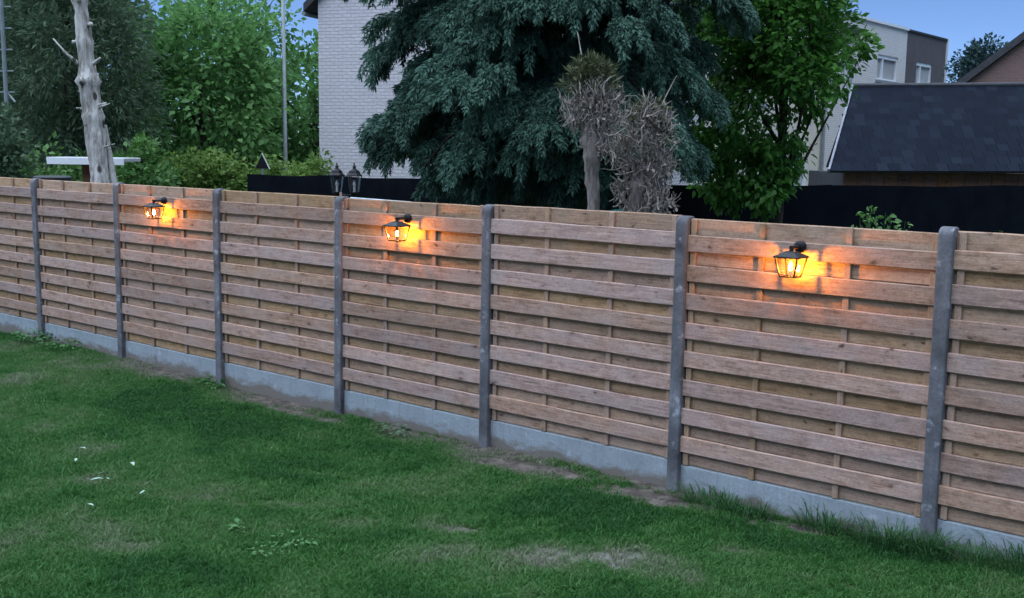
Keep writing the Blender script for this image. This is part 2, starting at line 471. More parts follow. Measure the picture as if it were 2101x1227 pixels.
t = NT('roof_shingle'); v = shifted(t, 20.0); r = t.rnd()
n = t.noise(v, 30, 4, 0.7)
base = t.ramp(r, [(0.0, (0.004,0.0065,0.013)), (0.75, (0.0065,0.010,0.019)), (1.0, (0.011,0.016,0.027))])
t.bump(n, 0.5, 0.006)
M['shingle'] = t.color(t.mix(t.ramp(n, [(0.4, 0.0), (0.7, 0.4)]), base, (0.005,0.007,0.012)), 0.9, 0.12)

# ------------------------------------------------------------------ ground
POSTS = [-1.90, -0.030, 1.830, 3.730, 5.595, 7.415, 9.250, 11.100, 12.960]
def bare_amount(x, y):
    """0 = thick lawn, 1 = bare soil"""
    n = fbm(x*1.7+3, y*1.7+9, 3); n2 = fbm(x*6, y*6, 11)
    strip = np.clip(1.25 - (-y)/(0.18+0.62*fbm(x*0.9, x*0+0.5, 21)**1.3*np.clip((x-1.8)/1.2, 0, 1)*np.clip((10.7-x)/0.5, 0.15, 1)), 0, 1)
    b = strip*(0.10+0.95*n)*np.clip((x-1.4)/1.0, 0.15, 1)
    for cx, cy, rx, ry, ang, amt in ((9.54,-1.58,0.52,0.24,0.45,0.66),(8.55,-1.72,0.75,0.13,0.6,0.42),(6.90,-1.42,0.34,0.10,0.5,0.50),
                                (9.15,-0.30,0.55,0.17,0.1,1.0),(8.15,-0.28,0.6,0.15,0.1,1.0),(6.9,-0.12,0.9,0.12,0.0,0.75),(5.4,-0.25,0.9,0.11,0.02,0.7),
                                (10.25,-0.85,0.40,0.10,0.5,0.42),(10.30,-0.14,0.25,0.12,0,0.9),(3.1,-0.2,0.8,0.10,0.0,0.7),(8.9,-1.25,0.9,0.10,0.6,0.35),
                                (7.35,-3.3,0.35,0.12,0.5,0.40),(5.9,-2.7,0.4,0.12,0.4,0.36),(7.2,-2.2,0.5,0.10,0.6,0.34),(10.0,-1.55,0.5,0.12,0.5,0.42)):
        dx = x-cx; dy = y-cy
        u = (dx*math.cos(ang)+dy*math.sin(ang))/rx; w = (-dx*math.sin(ang)+dy*math.cos(ang))/ry
        b = np.maximum(b, amt*np.exp(-(u*u+w*w)*0.75)*(0.45+1.0*n2))
    return np.clip(b*1.12 + 0.26*(n-0.5), 0, 1)
def ground_z(x, y):
    z = -0.225 + 0.02*np.sin(x*0.7+1) + 0.012*np.sin(y*1.9+x) + 0.018*(fbm(x*2.2, y*2.2, 5)-0.5)
    z = z + 0.10*np.clip((x-10.2)/1.6, 0, 1)*np.clip(1+y/1.6, 0, 1)     # the lawn swells towards the near posts
    z = z - 0.035*np.clip((2.6-x)/2.0, 0, 1)*np.clip(1+y/2.0, 0, 1)
    b = bare_amount(x, y)
    z = z + b*0.020*(fbm(x*14, y*14, 31)-0.35)
    return z

gx = np.arange(-5.0, 16.01, 0.05); gy = np.arange(-9.0, 0.321, 0.04)
GX, GY = np.meshgrid(gx, gy)
GZ = ground_z(GX, np.minimum(GY, 0.0))
V = np.stack([GX, GY, GZ], -1).reshape(-1, 3)
nx, ny = len(gx), len(gy)
I = np.arange(nx*ny).reshape(ny, nx)
F = np.stack([I[:-1,:-1], I[:-1,1:], I[1:,1:], I[1:,:-1]], -1).reshape(-1, 4)
me = np_mesh('lawn_ground', V, F, M['ground'])
at = me.attributes.new('bare', 'FLOAT', 'POINT'); at.data.foreach_set('value', bare_amount(GX, np.minimum(GY, 0)).astype(np.float32).ravel())
sandy = np.exp(-(((GX-9.52)/0.6)**2+((GY+1.58)/0.45)**2))*0.9 + np.exp(-(((GX-10.0)/0.6)**2+((GY+1.2)/0.5)**2))*0.5
at = me.attributes.new('sandy', 'FLOAT', 'POINT'); at.data.foreach_set('value', np.clip(sandy, 0, 1).astype(np.float32).ravel())
me.polygons.foreach_set('use_smooth', np.ones(len(me.polygons), dtype=bool))
lawn_ground = obj('lawn_ground', me); lawn_ground['kind'] = 'structure'

b = MB(); S = 900
b.v = [(-S,-S,-0.42),(S,-S,-0.42),(S,S,-0.42),(-S,S,-0.42)]; b.f = [(0,1,2,3)]
o = b.build('terrain', M['terrain']); o['kind'] = 'structure'

# lawn: tufts placed one by one, thin where the soil is bare
def tuft(seed, n=30, r=0.042, h=0.034, w=0.0026, lean=0.75):
    g = np.random.default_rng(seed); V = []; F = []
    for k in range(n):
        a = g.random()*6.283; rr = r*math.sqrt(g.random()); p = np.array([rr*math.cos(a), rr*math.sin(a), -0.006])
        hh = h*(0.45+0.75*g.random()); d = g.normal(size=2)*lean*hh*0.75
        s = np.array([math.cos(a+1.3+g.random()), math.sin(a+1.3+g.random()), 0])*w*(0.7+0.6*g.random())
        m = p+np.array([d[0]*0.35, d[1]*0.35, hh*0.62]); q = p+np.array([d[0], d[1], hh*0.92])
        i = len(V); V += [p-s, p+s, m+s*0.8, m-s*0.8, q]; F += [(i,i+1,i+2), (i,i+2,i+3), (i+3,i+2,i+4)]
    return np.array(V), np.array(F)
tcol = bpy.data.collections.new('lawn_tuft_shapes')
for k in range(5):
    tv, tf = tuft(100+k)
    to = bpy.data.objects.new('lawn_tuft', np_mesh('lawn_tuft', tv, tf, M['lawn'])); tcol.objects.link(to)
def lawn_points(x0, x1, y0, y1, dens):
    n = int((x1-x0)*(y1-y0)*dens)
    return np.stack([RNG.uniform(x0, x1, n), RNG.uniform(y0, y1, n)], 1)
pts = np.concatenate([lawn_points(-1.8, 12.6, -4.6, -0.02, 1150), lawn_points(-4.5, 15.5, -8.5, -4.6, 350), lawn_points(12.6, 15.5, -4.6, -0.02, 400), lawn_points(-4.5, -1.8, -4.6, -0.02, 400)])
px_, py_ = pts[:,0], pts[:,1]
bare = bare_amount(px_, py_)
keep = RNG.random(len(pts)) > np.clip((bare-0.22)*1.75, 0, 0.985)
px_, py_, bare = px_[keep], py_[keep], bare[keep]
patch = fbm(px_*0.9+2, py_*0.9, 41); fine = fbm(px_*3.1, py_*3.1, 43)
big = fbm(px_*0.42+7, py_*0.55+1, 47)
dry = np.clip(0.17 + 1.0*(patch-0.5) + 0.7*(fine-0.5) + 0.9*(big-0.5) + np.clip(bare-0.08, 0, 1)*1.15, 0, 1)
sc = np.clip(0.62+0.75*fbm(px_*1.3, py_*1.3, 51) + 0.25*RNG.random(len(px_)) - bare*0.5, 0.35, 1.6)
sc = np.where(RNG.random(len(sc)) < 0.02, sc*RNG.uniform(1.25, 1.7, len(sc)), sc)
pm = bpy.data.meshes.new('lawn_grass'); pm.vertices.add(len(px_))
pm.vertices.foreach_set('co', np.stack([px_, py_, ground_z(px_, py_)], 1).astype(np.float32).ravel())
for nm, arr in (('dry', dry), ('sc', sc)):
    at = pm.attributes.new(nm, 'FLOAT', 'POINT'); at.data.foreach_set('value', arr.astype(np.float32))
lawn = obj('lawn_grass', pm); lawn['kind'] = 'stuff'
tag(lawn, 'short green lawn with dry patches in front of the fence', 'grass')
ng = bpy.data.node_groups.new('grow_lawn', 'GeometryNodeTree')
ng.interface.new_socket('Geometry', in_out='INPUT', socket_type='NodeSocketGeometry')
ng.interface.new_socket('Geometry', in_out='OUTPUT', socket_type='NodeSocketGeometry')
gi = ng.nodes.new('NodeGroupInput'); go = ng.nodes.new('NodeGroupOutput')
ip = ng.nodes.new('GeometryNodeInstanceOnPoints'); ci = ng.nodes.new('GeometryNodeCollectionInfo')
ci.inputs['Collection'].default_value = tcol; ci.inputs['Separate Children'].default_value = True; ci.inputs['Reset Children'].default_value = True
rv = ng.nodes.new('FunctionNodeRandomValue'); rv.data_type = 'FLOAT_VECTOR'
rv.inputs[0].default_value = (-0.12,-0.12,0); rv.inputs[1].default_value = (0.12,0.12,6.283)
na = ng.nodes.new('GeometryNodeInputNamedAttribute'); na.data_type = 'FLOAT'; na.inputs['Name'].default_value = 'sc'
ng.links.new(gi.outputs[0], ip.inputs['Points']); ng.links.new(ci.outputs[0], ip.inputs['Instance'])
ip.inputs['Pick Instance'].default_value = True
ng.links.new(rv.outputs[0], ip.inputs['Rotation']); ng.links.new(na.outputs[0], ip.inputs['Scale'])
ng.links.new(ip.outputs[0], go.inputs[0])
mod = lawn.modifiers.new('grow', 'NODES'); mod.node_group = ng

# ------------------------------------------------------------------ fence: posts, plinths, panels
ORD = ['leftmost','second','third','fourth','fifth','sixth','seventh','eighth','ninth']
PW, PF, PB = 0.047, -0.046, 0.075
prof = [(PB,-0.75),(PB,1.775)]
for k in range(4):
    a = rad(90*k/3); prof.append((PB-0.03+0.03*math.cos(a), 1.785+0.03*math.sin(a)))
for k in range(6):
    a = rad(90+90*k/5); prof.append((PF+0.056+0.056*math.cos(a), 1.759+0.056*math.sin(a)))
prof.append((PF,-0.75))
post_me = MB().prism([(-PW, y, z) for y, z in prof], (2*PW,0,0)).mesh('concrete_post', M['post'], bevel=0.011, seg=2)
post_lab = [None, 'round topped concrete fence post at the far left end, with weeds at its foot',
  'concrete fence post standing left of the farthest lit lantern', 'concrete fence post just right of the farthest lit lantern',
  'concrete fence post in front of the unlit twin garden lamp', 'concrete fence post just right of the middle lit lantern',
  'concrete fence post left of the nearest lit lantern', 'nearest and tallest looking concrete fence post, tall grass at its foot', None]
for i, x in enumerate(POSTS):
    if post_lab[i] is None: continue
    p = obj('concrete_post', post_me, None, (x, 0, [0,0,0.003,0,-0.006,-0.004,-0.004,0.022,0][i]), (rad(RNG.normal()*0.25), rad(RNG.normal()*0.25), 0))
    tag(p, post_lab[i], 'fence post', 'concrete posts of the garden fence')

PH = 1.80
def board_mesh(name, w, h, th, mat, seed):
    """a sawn board with softened and slightly wavering edges; origin at its middle"""
    g = np.random.default_rng(seed); b = MB(); n = 7; c = 0.006
    for k in range(n):
        x = -w/2 + w*k/(n-1)
        dz0, dz1, dy = g.normal()*0.0016, g.normal()*0.0016, g.normal()*0.0012
        z0, z1 = -h/2+dz0, h/2+dz1
        b.v += [(x,-th/2+dy,z0+c),(x,-th/2+dy,z1-c),(x,-th/2+dy+c,z1),(x,th/2+dy,z1),(x,th/2+dy,z0),(x,-th/2+dy+c,z0)]
    for k in range(n-1):
        for j in range(6):
            a_ = k*6+j; b_ = k*6+(j+1)%6
            b.f.append((a_, a_+6, b_+6, b_))
    b.f.append(tuple(range(6))); b.f.append(tuple((n-1)*6+j for j in reversed(range(6))))
    return b.mesh(name, mat)
panel_lab = ['wooden fence panel cut off by the left picture edge', 'wooden fence panel without lamp between the two leftmost posts',
  'wooden fence panel carrying the farthest lit lantern', 'plain wooden fence panel between the farthest and the middle lantern panels',
  'wooden fence panel carrying the middle lit lantern', 'plain wooden fence panel between the middle and the nearest lantern panels',
  'wooden fence panel carrying the nearest lit lantern', 'wooden fence panel cut off by the right picture edge']
plinth_lab = ['pale concrete plinth slab cut off by the left picture edge', 'pale concrete plinth slab between the two leftmost posts',
  'concrete plinth slab below the farthest lantern panel', 'concrete plinth slab below the plain panel left of the middle lantern',
  'concrete plinth slab below the middle lantern panel, earth heaped against it', 'soil stained concrete plinth slab below the plain panel right of the middle lantern',
  'concrete plinth slab below the nearest lantern panel, grass tufts before it', 'concrete plinth slab half sunk in grass at the right picture edge']
dz_panel = [0.0, 0.0, 0.004, 0.002, -0.006, 0.014, -0.006, 0.012]
for i in range(8):
    x0, x1 = POSTS[i]+PW-0.012, POSTS[i+1]-PW+0.012
    w = x1-x0; xc = (x0+x1)/2; dz = dz_panel[i]
    t_ = thing('fence_panel', panel_lab[i], 'fence panel', (xc, 0, dz), 0, 'wooden panels of the garden fence')
    fm = [board_mesh('front_board', w, 0.121, 0.019, M['wood_front'], 10*i+k) for k in range(3)]
    bk = [board_mesh('back_board', w, 0.121, 0.018, M['wood_back'], 500+10*i+k) for k in range(2)]
    for k in range(8):
        zt = PH-0.112-0.2095*k
        obj('front_board', fm[RNG.integers(3)], t_, (0, -0.0095+RNG.normal()*0.0012, zt-0.0605+RNG.normal()*0.002), (rad(RNG.normal()*0.8), rad(RNG.normal()*0.06), 0))
    for k in range(9):
        zt = PH-0.2097*k
        obj('back_board', bk[RNG.integers(2)], t_, (0, 0.0325+RNG.normal()*0.0008, zt-0.0605), (rad(RNG.normal()*0.4), rad(RNG.normal()*0.05), 0))
    for xb in (-w/2+0.045, -w/6-0.02, w/6-0.0, w/2-0.045):
        bt = MB().box(-0.021,0.021,0.001,0.0225,0.002,PH-0.001+RNG.normal()*0.003).mesh('batten', M['wood_batten'], bevel=0.003)
        obj('batten', bt, t_, (xb, 0, 0))
    pl = MB().box(-w/2, w/2, 0.004, 0.046, -0.55, -0.003).mesh('concrete_plinth', M['plinth'], bevel=0.005)
    p = obj('concrete_plinth', pl, None, (xc, 0, dz-0.001))
    tag(p, plinth_lab[i], 'plinth', 'concrete plinth slabs of the garden fence')

# ------------------------------------------------------------------ lit wall lanterns
def make_lantern(label, x, z):
    t_ = thing('wall_lantern', label, 'wall lamp', (x, -0.020, z), 0, 'lit lanterns on the garden fence')
    cy = -0.138                                     # centre of the lantern in front of the boards
    wt, wb, zt, zb = 0.077, 0.050, 0.126, 0.0       # half widths and heights of the glass body
    bk = M['black_metal']
    m = MB(); m.lathe([(0.041,0.0),(0.041,0.020),(0.034,0.030),(0.020,0.036)], 20)
    m.v = [(vx, -vz, 0.188+vy) for vx, vy, vz in m.v]
    m.build('wall_plate', bk, t_, smooth=False)
    m = MB(); m.tube([(0,-0.03,0.188),(0,-0.075,0.190),(0,cy-0.010,0.190)], [0.013,0.0125,0.0135], 10)
    m.tube([(0,cy,0.190),(0,cy,0.160)], [0.011,0.015], 10)
    m.build('arm', bk, t_)
    m = MB(); e = wt+0.010
    rings = [(e, 0.124), (e, 0.133), (0.038, 0.160), (0.032, 0.166)]
    for r, zz in rings: m.v += [(-r,cy-r,zz),(r,cy-r,zz),(r,cy+r,zz),(-r,cy+r,zz)]
    for i in range(3):
        for k in range(4): m.f.append((i*4+k, i*4+(k+1)%4, i*4+4+(k+1)%4, i*4+4+k))
    m.f += [(3,2,1,0), (12,13,14,15)]
    m.build('roof', bk, t_)
    fr = MB()
    for sx in (-1,1):
        for sy in (-1,1):
            fr.bar((sx*wt, cy+sy*wt, zt), (sx*wb, cy+sy*wb, zb), 0.0085)
    c = [(-wb,cy-wb,zb),(wb,cy-wb,zb),(wb,cy+wb,zb),(-wb,cy+wb,zb)]
    for k in range(4): fr.bar(c[k], c[(k+1)%4], 0.0085)
    fo = fr.build('frame', bk, t_)
    m = MB().box(-0.014,0.014,cy-0.014,cy+0.014,-0.003,0.006); m.box(-wb,wb,cy-0.005,cy+0.005,-0.0025,0.0025); m.box(-0.005,0.005,cy-wb,cy+wb,-0.0022,0.0028)
    m.build('base', bk, t_)
    for sx, sy in ((0,-1),(1,0),(0,1),(-1,0)):
        g = MB(); k = 0.996
        def cn(s, w_, zz): return (s*w_, cy-w_*k if sy < 0 else cy+w_*k, zz) if sx == 0 else (w_*k*sx, cy+s*w_, zz)
        g.v = [cn(-1,wb-0.002,zb+0.003), cn(1,wb-0.002,zb+0.003), cn(1,wt-0.002,zt-0.001), cn(-1,wt-0.002,zt-0.001)]; g.f = [(0,1,2,3)]
        g.build('glass_pane', M['glass'], t_)
    m = MB().lathe([(0.010,0.004),(0.010,0.038),(0.012,0.040)], 12, (0,cy,0)); so = m.build('socket', M['white_paint'], t_)
    m = MB().lathe([(0.005,0.041),(0.0095,0.051),(0.0108,0.060),(0.0085,0.076),(0.004,0.092),(0.0012,0.100)], 14, (0,cy,0))
    m.build('bulb', M['bulb'], t_, smooth=True)
    return t_
make_lantern('lit black metal lantern on the fence, farthest of the three', 2.800, 1.466)
make_lantern('lit black metal lantern in the middle of the three on the fence', 6.510, 1.466)
make_lantern('lit black metal lantern nearest the camera, on the right', 10.155, 1.466)

# ------------------------------------------------------------------ white gable house (left of the conifer)
def gable_house():
    t_ = thing('gable_house', 'white brick house with a windowless gable wall behind the big conifer', 'house', (-8.93, 12.19, 0), 0.35)
    w, he, hr, d = 8.4, 5.95, 9.6, 9.0
    m = MB().prism([(0,0,-0.4),(w,0,-0.4),(w,0,he),(w/2,0,hr),(0,0,he)], (0,d,0)); m.build('wall', M['white_brick'], t_)
    s = math.hypot(w/2, hr-he); nx_, nz_ = -(hr-he)/s, (w/2)/s
    for sgn in (0, 1):
        def X(x): return x if sgn == 0 else w-x
        ex, ez = -0.35, he-0.35*(hr-he)/(w/2)
        q = [(X(ex),-0.14,ez+0.02),(X(w/2),-0.14,hr+0.02),(X(w/2),-0.14,hr+0.22),(X(ex),-0.14,ez+0.22)]
        MB().prism(q, (0,d+0.28,0)).build('roof', M['roof_edge'], t_)
    MB().tube([(-0.36,-0.12,he-0.33),(-0.36,d,he-0.33)], 0.06, 8).build('gutter', M['galvanised'], t_)
gable_house()

# ------------------------------------------------------------------ townhouses (right background): facade plane faces +x
def window(parent, y0, y1, z0, z1, x=0.0, curtain=True):
    w_ = obj('window', None, parent); w_.empty_display_size = 0.1
    MB().box(x-0.30, x-0.16, y0, y1, z0, z1).build('pane', M['curtain'] if curtain else M['window'], w_)
    f = MB(); fw_ = 0.10
    f.box(x-0.16,x-0.05,y0,y1,z1-fw_-0.08,z1); f.box(x-0.16,x-0.05,y0,y1,z0,z0+fw_)
    f.box(x-0.159,x-0.051,y0,y0+fw_,z0+fw_,z1-fw_-0.08); f.box(x-0.159,x-0.051,y1-fw_,y1,z0+fw_,z1-fw_-0.08)
    yc = y0+(y1-y0)*0.28; f.box(x-0.158,x-0.052,yc,yc+0.14,z0+fw_,z1-fw_-0.08)
    f.build('frame', M['white_frame'], w_)
    MB().box(x-0.16,x+0.10,y0-0.15,y1+0.15,z0-0.14,z0-0.002).build('sill', M['plinth'], w_)
def facade(parent, mat, y0, y1, z0, z1, holes, depth=7.0):
    """front wall with real openings, plus side and back walls"""
    m = MB(); hs = sorted(holes)
    ys = sorted(set([y0, y1]+[h[0] for h in hs]+[h[1] for h in hs]))
    for a_, b_ in zip(ys[:-1], ys[1:]):
        cuts = sorted([(h[2], h[3]) for h in hs if h[0] <= a_+1e-6 and h[1] >= b_-1e-6]); z = z0
        for c0, c1 in cuts:
            m.box(-0.3, 0, a_, b_, z, c0); z = c1
        m.box(-0.3, 0, a_, b_, z, z1)
    m.box(-depth, -0.301, y0, y0+0.3, z0, z1); m.box(-depth, -0.301, y1-0.3, y1, z0, z1); m.box(-depth, -depth+0.3, y0+0.301, y1-0.301, z0, z1)
    return m.build('wall', mat, parent)
def townhouses():
    X0 = -8.4
    a = thing('townhouse', 'white brick flat roofed townhouse with white window frames behind the leafy tree', 'house', (X0, 0, 0))
    H1 = [(48.2,51.0,5.98,7.24),(44.0,45.6,5.2,6.6),(44.4,47.0,0.6,2.6)]
    facade(a, M['town_brick'], 42.4, 52.1, -0.4, 8.72, H1)
    for h in H1: window(a, *h)
    MB().box(-7.0,0.10,42.3,52.1,8.722,8.86).build('parapet_cap', M['white_frame'], a)
    MB().box(-6.9,-0.31,42.72,51.78,8.4,8.5).build('flat_roof', M['roof_edge'], a)
    c = thing('townhouse', 'dark grey rendered end townhouse with one white framed window', 'house', (X0, 0, 0))
    H2 = [(53.7,56.15,5.98,7.24)]
    facade(c, M['dark_render'], 52.104, 58.25, -0.4, 8.72, H2)
    for h in H2: window(c, *h)
    MB().box(-7.0,0.08,52.11,58.28,8.722,8.82).build('parapet_cap', M['roof_edge'], c)
    MB().box(-0.28,0.09,58.252,58.42,-0.4,8.84).build('corner_trim', M['white_frame'], c)
    MB().box(-6.9,-0.31,52.41,57.94,8.4,8.5).build('flat_roof', M['roof_edge'], c)
    e = thing('townhouse', 'cream house with grey pitched roof showing through the leafy tree', 'house', (X0, 0, 0))
    H3 = [(28.2,30.5,-0.2,2.3),(34.4,36.0,0.5,2.0),(33.6,36.2,4.3,5.7),(38.6,40.6,0.5,2.1)]
    facade(e, M['beige'], 26.5, 42.28, -0.4, 8.2, H3)
    for h in H3: window(e, *h, curtain=True)
    m = MB().prism([(0.35,26.3,8.10),(-3.6,26.3,10.6),(-7.3,26.3,8.10),(-7.3,26.3,7.95),(0.35,26.3,7.95)], (0,19.3,0)); m.build('roof', M['roof_edge'], e)
    MB().tube([(0.10,41.9,8.0),(0.10,41.9,-0.4)], 0.07, 8).build('downpipe', M['galvanised'], e)
townhouses()

def brick_house():
    t_ = thing('brick_house', 'red brown brick house gable with dark roof edge at the right border', 'house', (-2.0, 40.1, 0), 0.26)
    w, he, hr, d = 9.4, 4.75, 8.6, 8.0
    MB().prism([(0,0,-0.4),(w,0,-0.4),(w,0,he),(w/2,0,hr),(0,0,he)], (0,d,0)).build('wall', M['red_brick'], t_)
    for sgn in (0, 1):
        def X(x): return x if sgn == 0 else w-x
        ex, ez = -0.4, he-0.4*(hr-he)/(w/2)
        q = [(X(ex),-0.25,ez+0.03),(X(w/2),-0.25,hr+0.03),(X(w/2),-0.25,hr+0.36),(X(ex),-0.25,ez+0.36)]
        MB().prism(q, (0,d+0.4,0)).build('roof', M['roof_edge'], t_)
brick_house()

# ------------------------------------------------------------------ shed with shingle roof
def shed():
    e0, e1 = Vector((2.85,17.20,1.87)), Vector((7.05,20.67,1.93))      # eave
    r0, r1 = Vector((2.17,19.92,3.92)), Vector((6.07,23.10,4.02))      # ridge
    o_ = Vector((e0.x, e0.y, -0.3))
    t_ = thing('garden_shed', 'timber shed with dark shingle roof and white verge board on the right', 'shed', o_)
    L = lambda v: v - o_
    du = (e1-e0); dv0 = r0-e0; dv1 = r1-e1
    nrm = du.cross(dv0).normalized()
    if nrm.z < 0: nrm = -nrm
    deck = MB().prism([L(e0),L(e1),L(r1),L(r0)], -nrm*0.06)
    ro = deck.build('roof', M['roof_edge'], t_)
    R_, Cn = 14, 21
    ux = du.normalized(); uy = nrm.cross(ux).normalized()
    rowh = (dv0.dot(uy))/R_; cw = du.length/(Cn-0.5)
    sm = MB().box(-cw*0.485, cw*0.485, -rowh*0.10, rowh*1.02, 0.004, 0.017).mesh('shingle', M['shingle'])
    for r in range(R_):
        f_ = (r+0.02)/R_
        a_ = e0.lerp(r0, f_); b_ = e1.lerp(r1, f_); n_ = Cn-1
        for k in range(n_):
            s_ = (k+0.5+(0.25 if r % 2 else -0.02)*0.8)/n_
            p = a_.lerp(b_, min(max(s_, 0.012), 0.99))
            rot = Matrix((ux, uy, nrm)).transposed() @ Matrix.Rotation(rad(1.6+RNG.normal()*0.4), 3, 'X') @ Matrix.Rotation(rad(RNG.normal()*0.5), 3, 'Z')
            s = obj('shingle', sm, ro, L(p)+nrm*0.004*RNG.random()); s.rotation_euler = rot.to_euler()
    # white verge board along the sloping left edge
    out = -ux
    MB().prism([L(e0)+out*0.002-nrm*0.10, L(r0)+out*0.002-nrm*0.10, L(r0)+out*0.002+nrm*0.05, L(e0)+out*0.002+nrm*0.05], out*0.05).build('verge_board', M['verge'], t_)
    MB().tube([L(r0)+nrm*0.02, L(r1)+nrm*0.02], 0.06, 8).build('ridge_cap', M['roof_edge'], t_)
    back = Vector((-ux.y, ux.x, 0)).normalized()
    if back.y < 0: back = -back
    # plank front wall under the eave
    n_ = 16
    a0 = e0 + ux*0.42 + back*0.30; ln = du.length-0.5
    pmesh = MB().box(-ln/n_*0.49, ln/n_*0.49, -0.012, 0.012, -0.4, 1.86).mesh('plank', M['wood_brown'], bevel=0.004)
    for k in range(n_):
        p = a0 + ux*(ln*(k+0.5)/n_); p.z = 0
        s = obj('plank', pmesh, t_, L(p)); s.rotation_euler = (0,0,math.atan2(ux.y, ux.x))
    c0 = a0 + back*0.02; c1 = a0+ux*ln+back*0.02; c2 = c1+back*3.0; c3 = c0+back*3.0
    q = [Vector((c.x,c.y,-0.4)) for c in (c0,c1,c2,c3)]
    MB().prism([L(v) for v in q], (0,0,2.22)).build('wall', M['roof_edge'], t_)
    b0 = r0+back*2.0; b1 = r1+back*2.0; b0.z = b1.z = 1.95
    MB().prism([L(r0),L(r1),L(b1),L(b0)], (0,0,-0.06)).build('rear_roof', M['roof_edge'], t_)
shed()

# ------------------------------------------------------------------ black screen fence behind the gardens
def screen_fence():
    pts_ = [(-4.42,6.50),(-2.65,7.10),(-0.90,7.70),(1.2,8.45),(3.25,9.26),(5.2,11.9),(7.3,14.9),(9.4,17.9)]
    tops = [1.70,1.715,1.70,1.70,1.70,1.71,1.72,1.73]
    t_ = thing('screen_fence', 'long black privacy screen fence stretched behind the conifer', 'fence', (pts_[0][0], pts_[0][1], -0.3))
    ox, oy = pts_[0]
    for (x, y), zt in zip(pts_, tops):
        MB().tube([(x-ox-0.04,y-oy+0.06,-0.1),(x-ox-0.04,y-oy+0.06,zt+0.28)], 0.025, 8).build('post', M['black_metal'], t_)
    for k in range(len(pts_)-1):
        (xa, ya), (xb, yb) = pts_[k], pts_[k+1]
        m = MB(); n = 14; nv = 5; d = Vector((xb-xa, yb-ya, 0)); nn = Vector((-d.y, d.x, 0)).normalized()
        for i in range(n+1):
            for j in range(nv):
                s_ = i/n
                zt = tops[k]*(1-s_)+tops[k+1]*s_ - 0.022*math.sin(math.pi*s_) + 0.006*math.sin(9*s_+k)
                wv = 0.02*math.sin(7*s_+2*j+k)*math.sin(math.pi*s_)
                p = Vector((xa-ox, ya-oy, 0)) + d*s_ + nn*wv; m.v.append((p.x, p.y, 0.02+(zt+0.28)*j/(nv-1)))
        for i in range(n):
            for j in range(nv-1): m.f.append((i*nv+j, (i+1)*nv+j, (i+1)*nv+j+1, i*nv+j+1))
        m.build('cloth', M['screen'], t_, smooth=True)
screen_fence()

# ------------------------------------------------------------------ vegetation
LEAF = (np.array([[0,0,0],[0.34,0.30,0.07],[0.72,0.20,0.03],[1.0,0,-0.10],[0.72,-0.20,0.03],[0.34,-0.30,0.07],[0.36,0,0]]),
        np.array([[0,6,1],[1,6,2],[2,6,3],[3,6,4],[4,6,5],[5,6,0]]))
LEAF2 = (np.array([[0,0,0],[0.5,0.30,0.06],[1.0,0,-0.12],[0.5,-0.30,0.06]]), np.array([[0,2,1],[0,3,2]]))
SPRIG = (np.array([[0,0,0],[0.5,0.10,0.02],[1.0,0.02,-0.1],[0.45,-0.10,0.0],[0.75,0.35,-0.05],[0.4,0.13,0.0],[0.7,-0.33,-0.07],[0.36,-0.12,0.0]]),
         np.array([[0,2,1],[0,3,2],[0,4,5],[0,7,6]]))

def foliage(name, mat, parent, clumps, per, leaf, size, spread=0.25, templates=None, updir=0.5, droop=0.25, centre=None, flat=1.0):
    """leaves around clump centres (n,4: x,y,z,radius)"""
    n = len(clumps)*per
    c = np.repeat(clumps, per, 0)
    d = rand_dirs(n); rr = RNG.random(n)**0.45
    off = d*(c[:,3]*rr)[:,None]; off[:,2] *= flat
    pos = c[:,:3]+off
    out = d*0.8 + RNG.normal(size=(n,3))*0.6
    if centre is not None:
        o2 = pos-np.array(centre); o2 /= np.linalg.norm(o2, axis=1, keepdims=True)+1e-9; out += o2*0.7
    out[:,2] -= droop
    up = RNG.normal(size=(n,3))*0.55; up[:,2] += updir
    up += d*0.35
    s = size*(0.6+0.75*RNG.random(n))
    Mx = frames(out, up)*s[:,None,None]
    tint = np.clip(np.repeat(RNG.random(len(clumps)), per)*0.45 + RNG.random(n)*0.55, 0, 1)
    me = scatter(templates or [leaf], pos, Mx, mat, name, tint)
    return obj(name, me, parent)

def ellipsoid_clumps(n, c, r, shell=0.55, rad_=(0.3,0.6), seed=0, zmin=None):
    d = rand_dirs(n); t_ = shell+(1-shell)*RNG.random(n)**0.7
    lump = 0.82+0.36*fbm(d[:,0]*2.2+seed, d[:,1]*2.2+d[:,2]*1.7+seed, seed+3)
    p = d*np.array(r)*(t_*lump)[:,None] + np.array(c)
    out = np.concatenate([p, RNG.uniform(rad_[0], rad_[1], n)[:,None]], 1)
    return out if zmin is None else out[out[:,2] > zmin]

def limbs(parent, base, top, r0, r1, targets, mat, rl=0.05, wob=0.08):
    base, top = Vector(base), Vector(top); P = []; R_ = []
    for k in range(8):
        s_ = k/7; p = base.lerp(top, s_)
        P.append(p+Vector((math.sin(5*s_+base.x)*wob, math.cos(4*s_+base.y)*wob, 0))*s_); R_.append(r0+(r1-r0)*s_)
    MB().tube(P, R_, 10).build('trunk', mat, parent, smooth=True)
    for k, q in enumerate(targets):
        q = Vector(q); i = 2+k % 5; a_ = P[i]; m_ = a_.lerp(q, 0.5)+Vector((0,0,0.18*(q-a_).length*0.5))
        m_ += Vector(RNG.normal(size=3)*0.06*(q-a_).length)
        MB().tube([a_, a_.lerp(m_,0.5)+Vector(RNG.normal(size=3)*0.03), m_, q], [rl, rl*0.8, rl*0.55, rl*0.2], 6).build('limb', mat, parent, smooth=True)

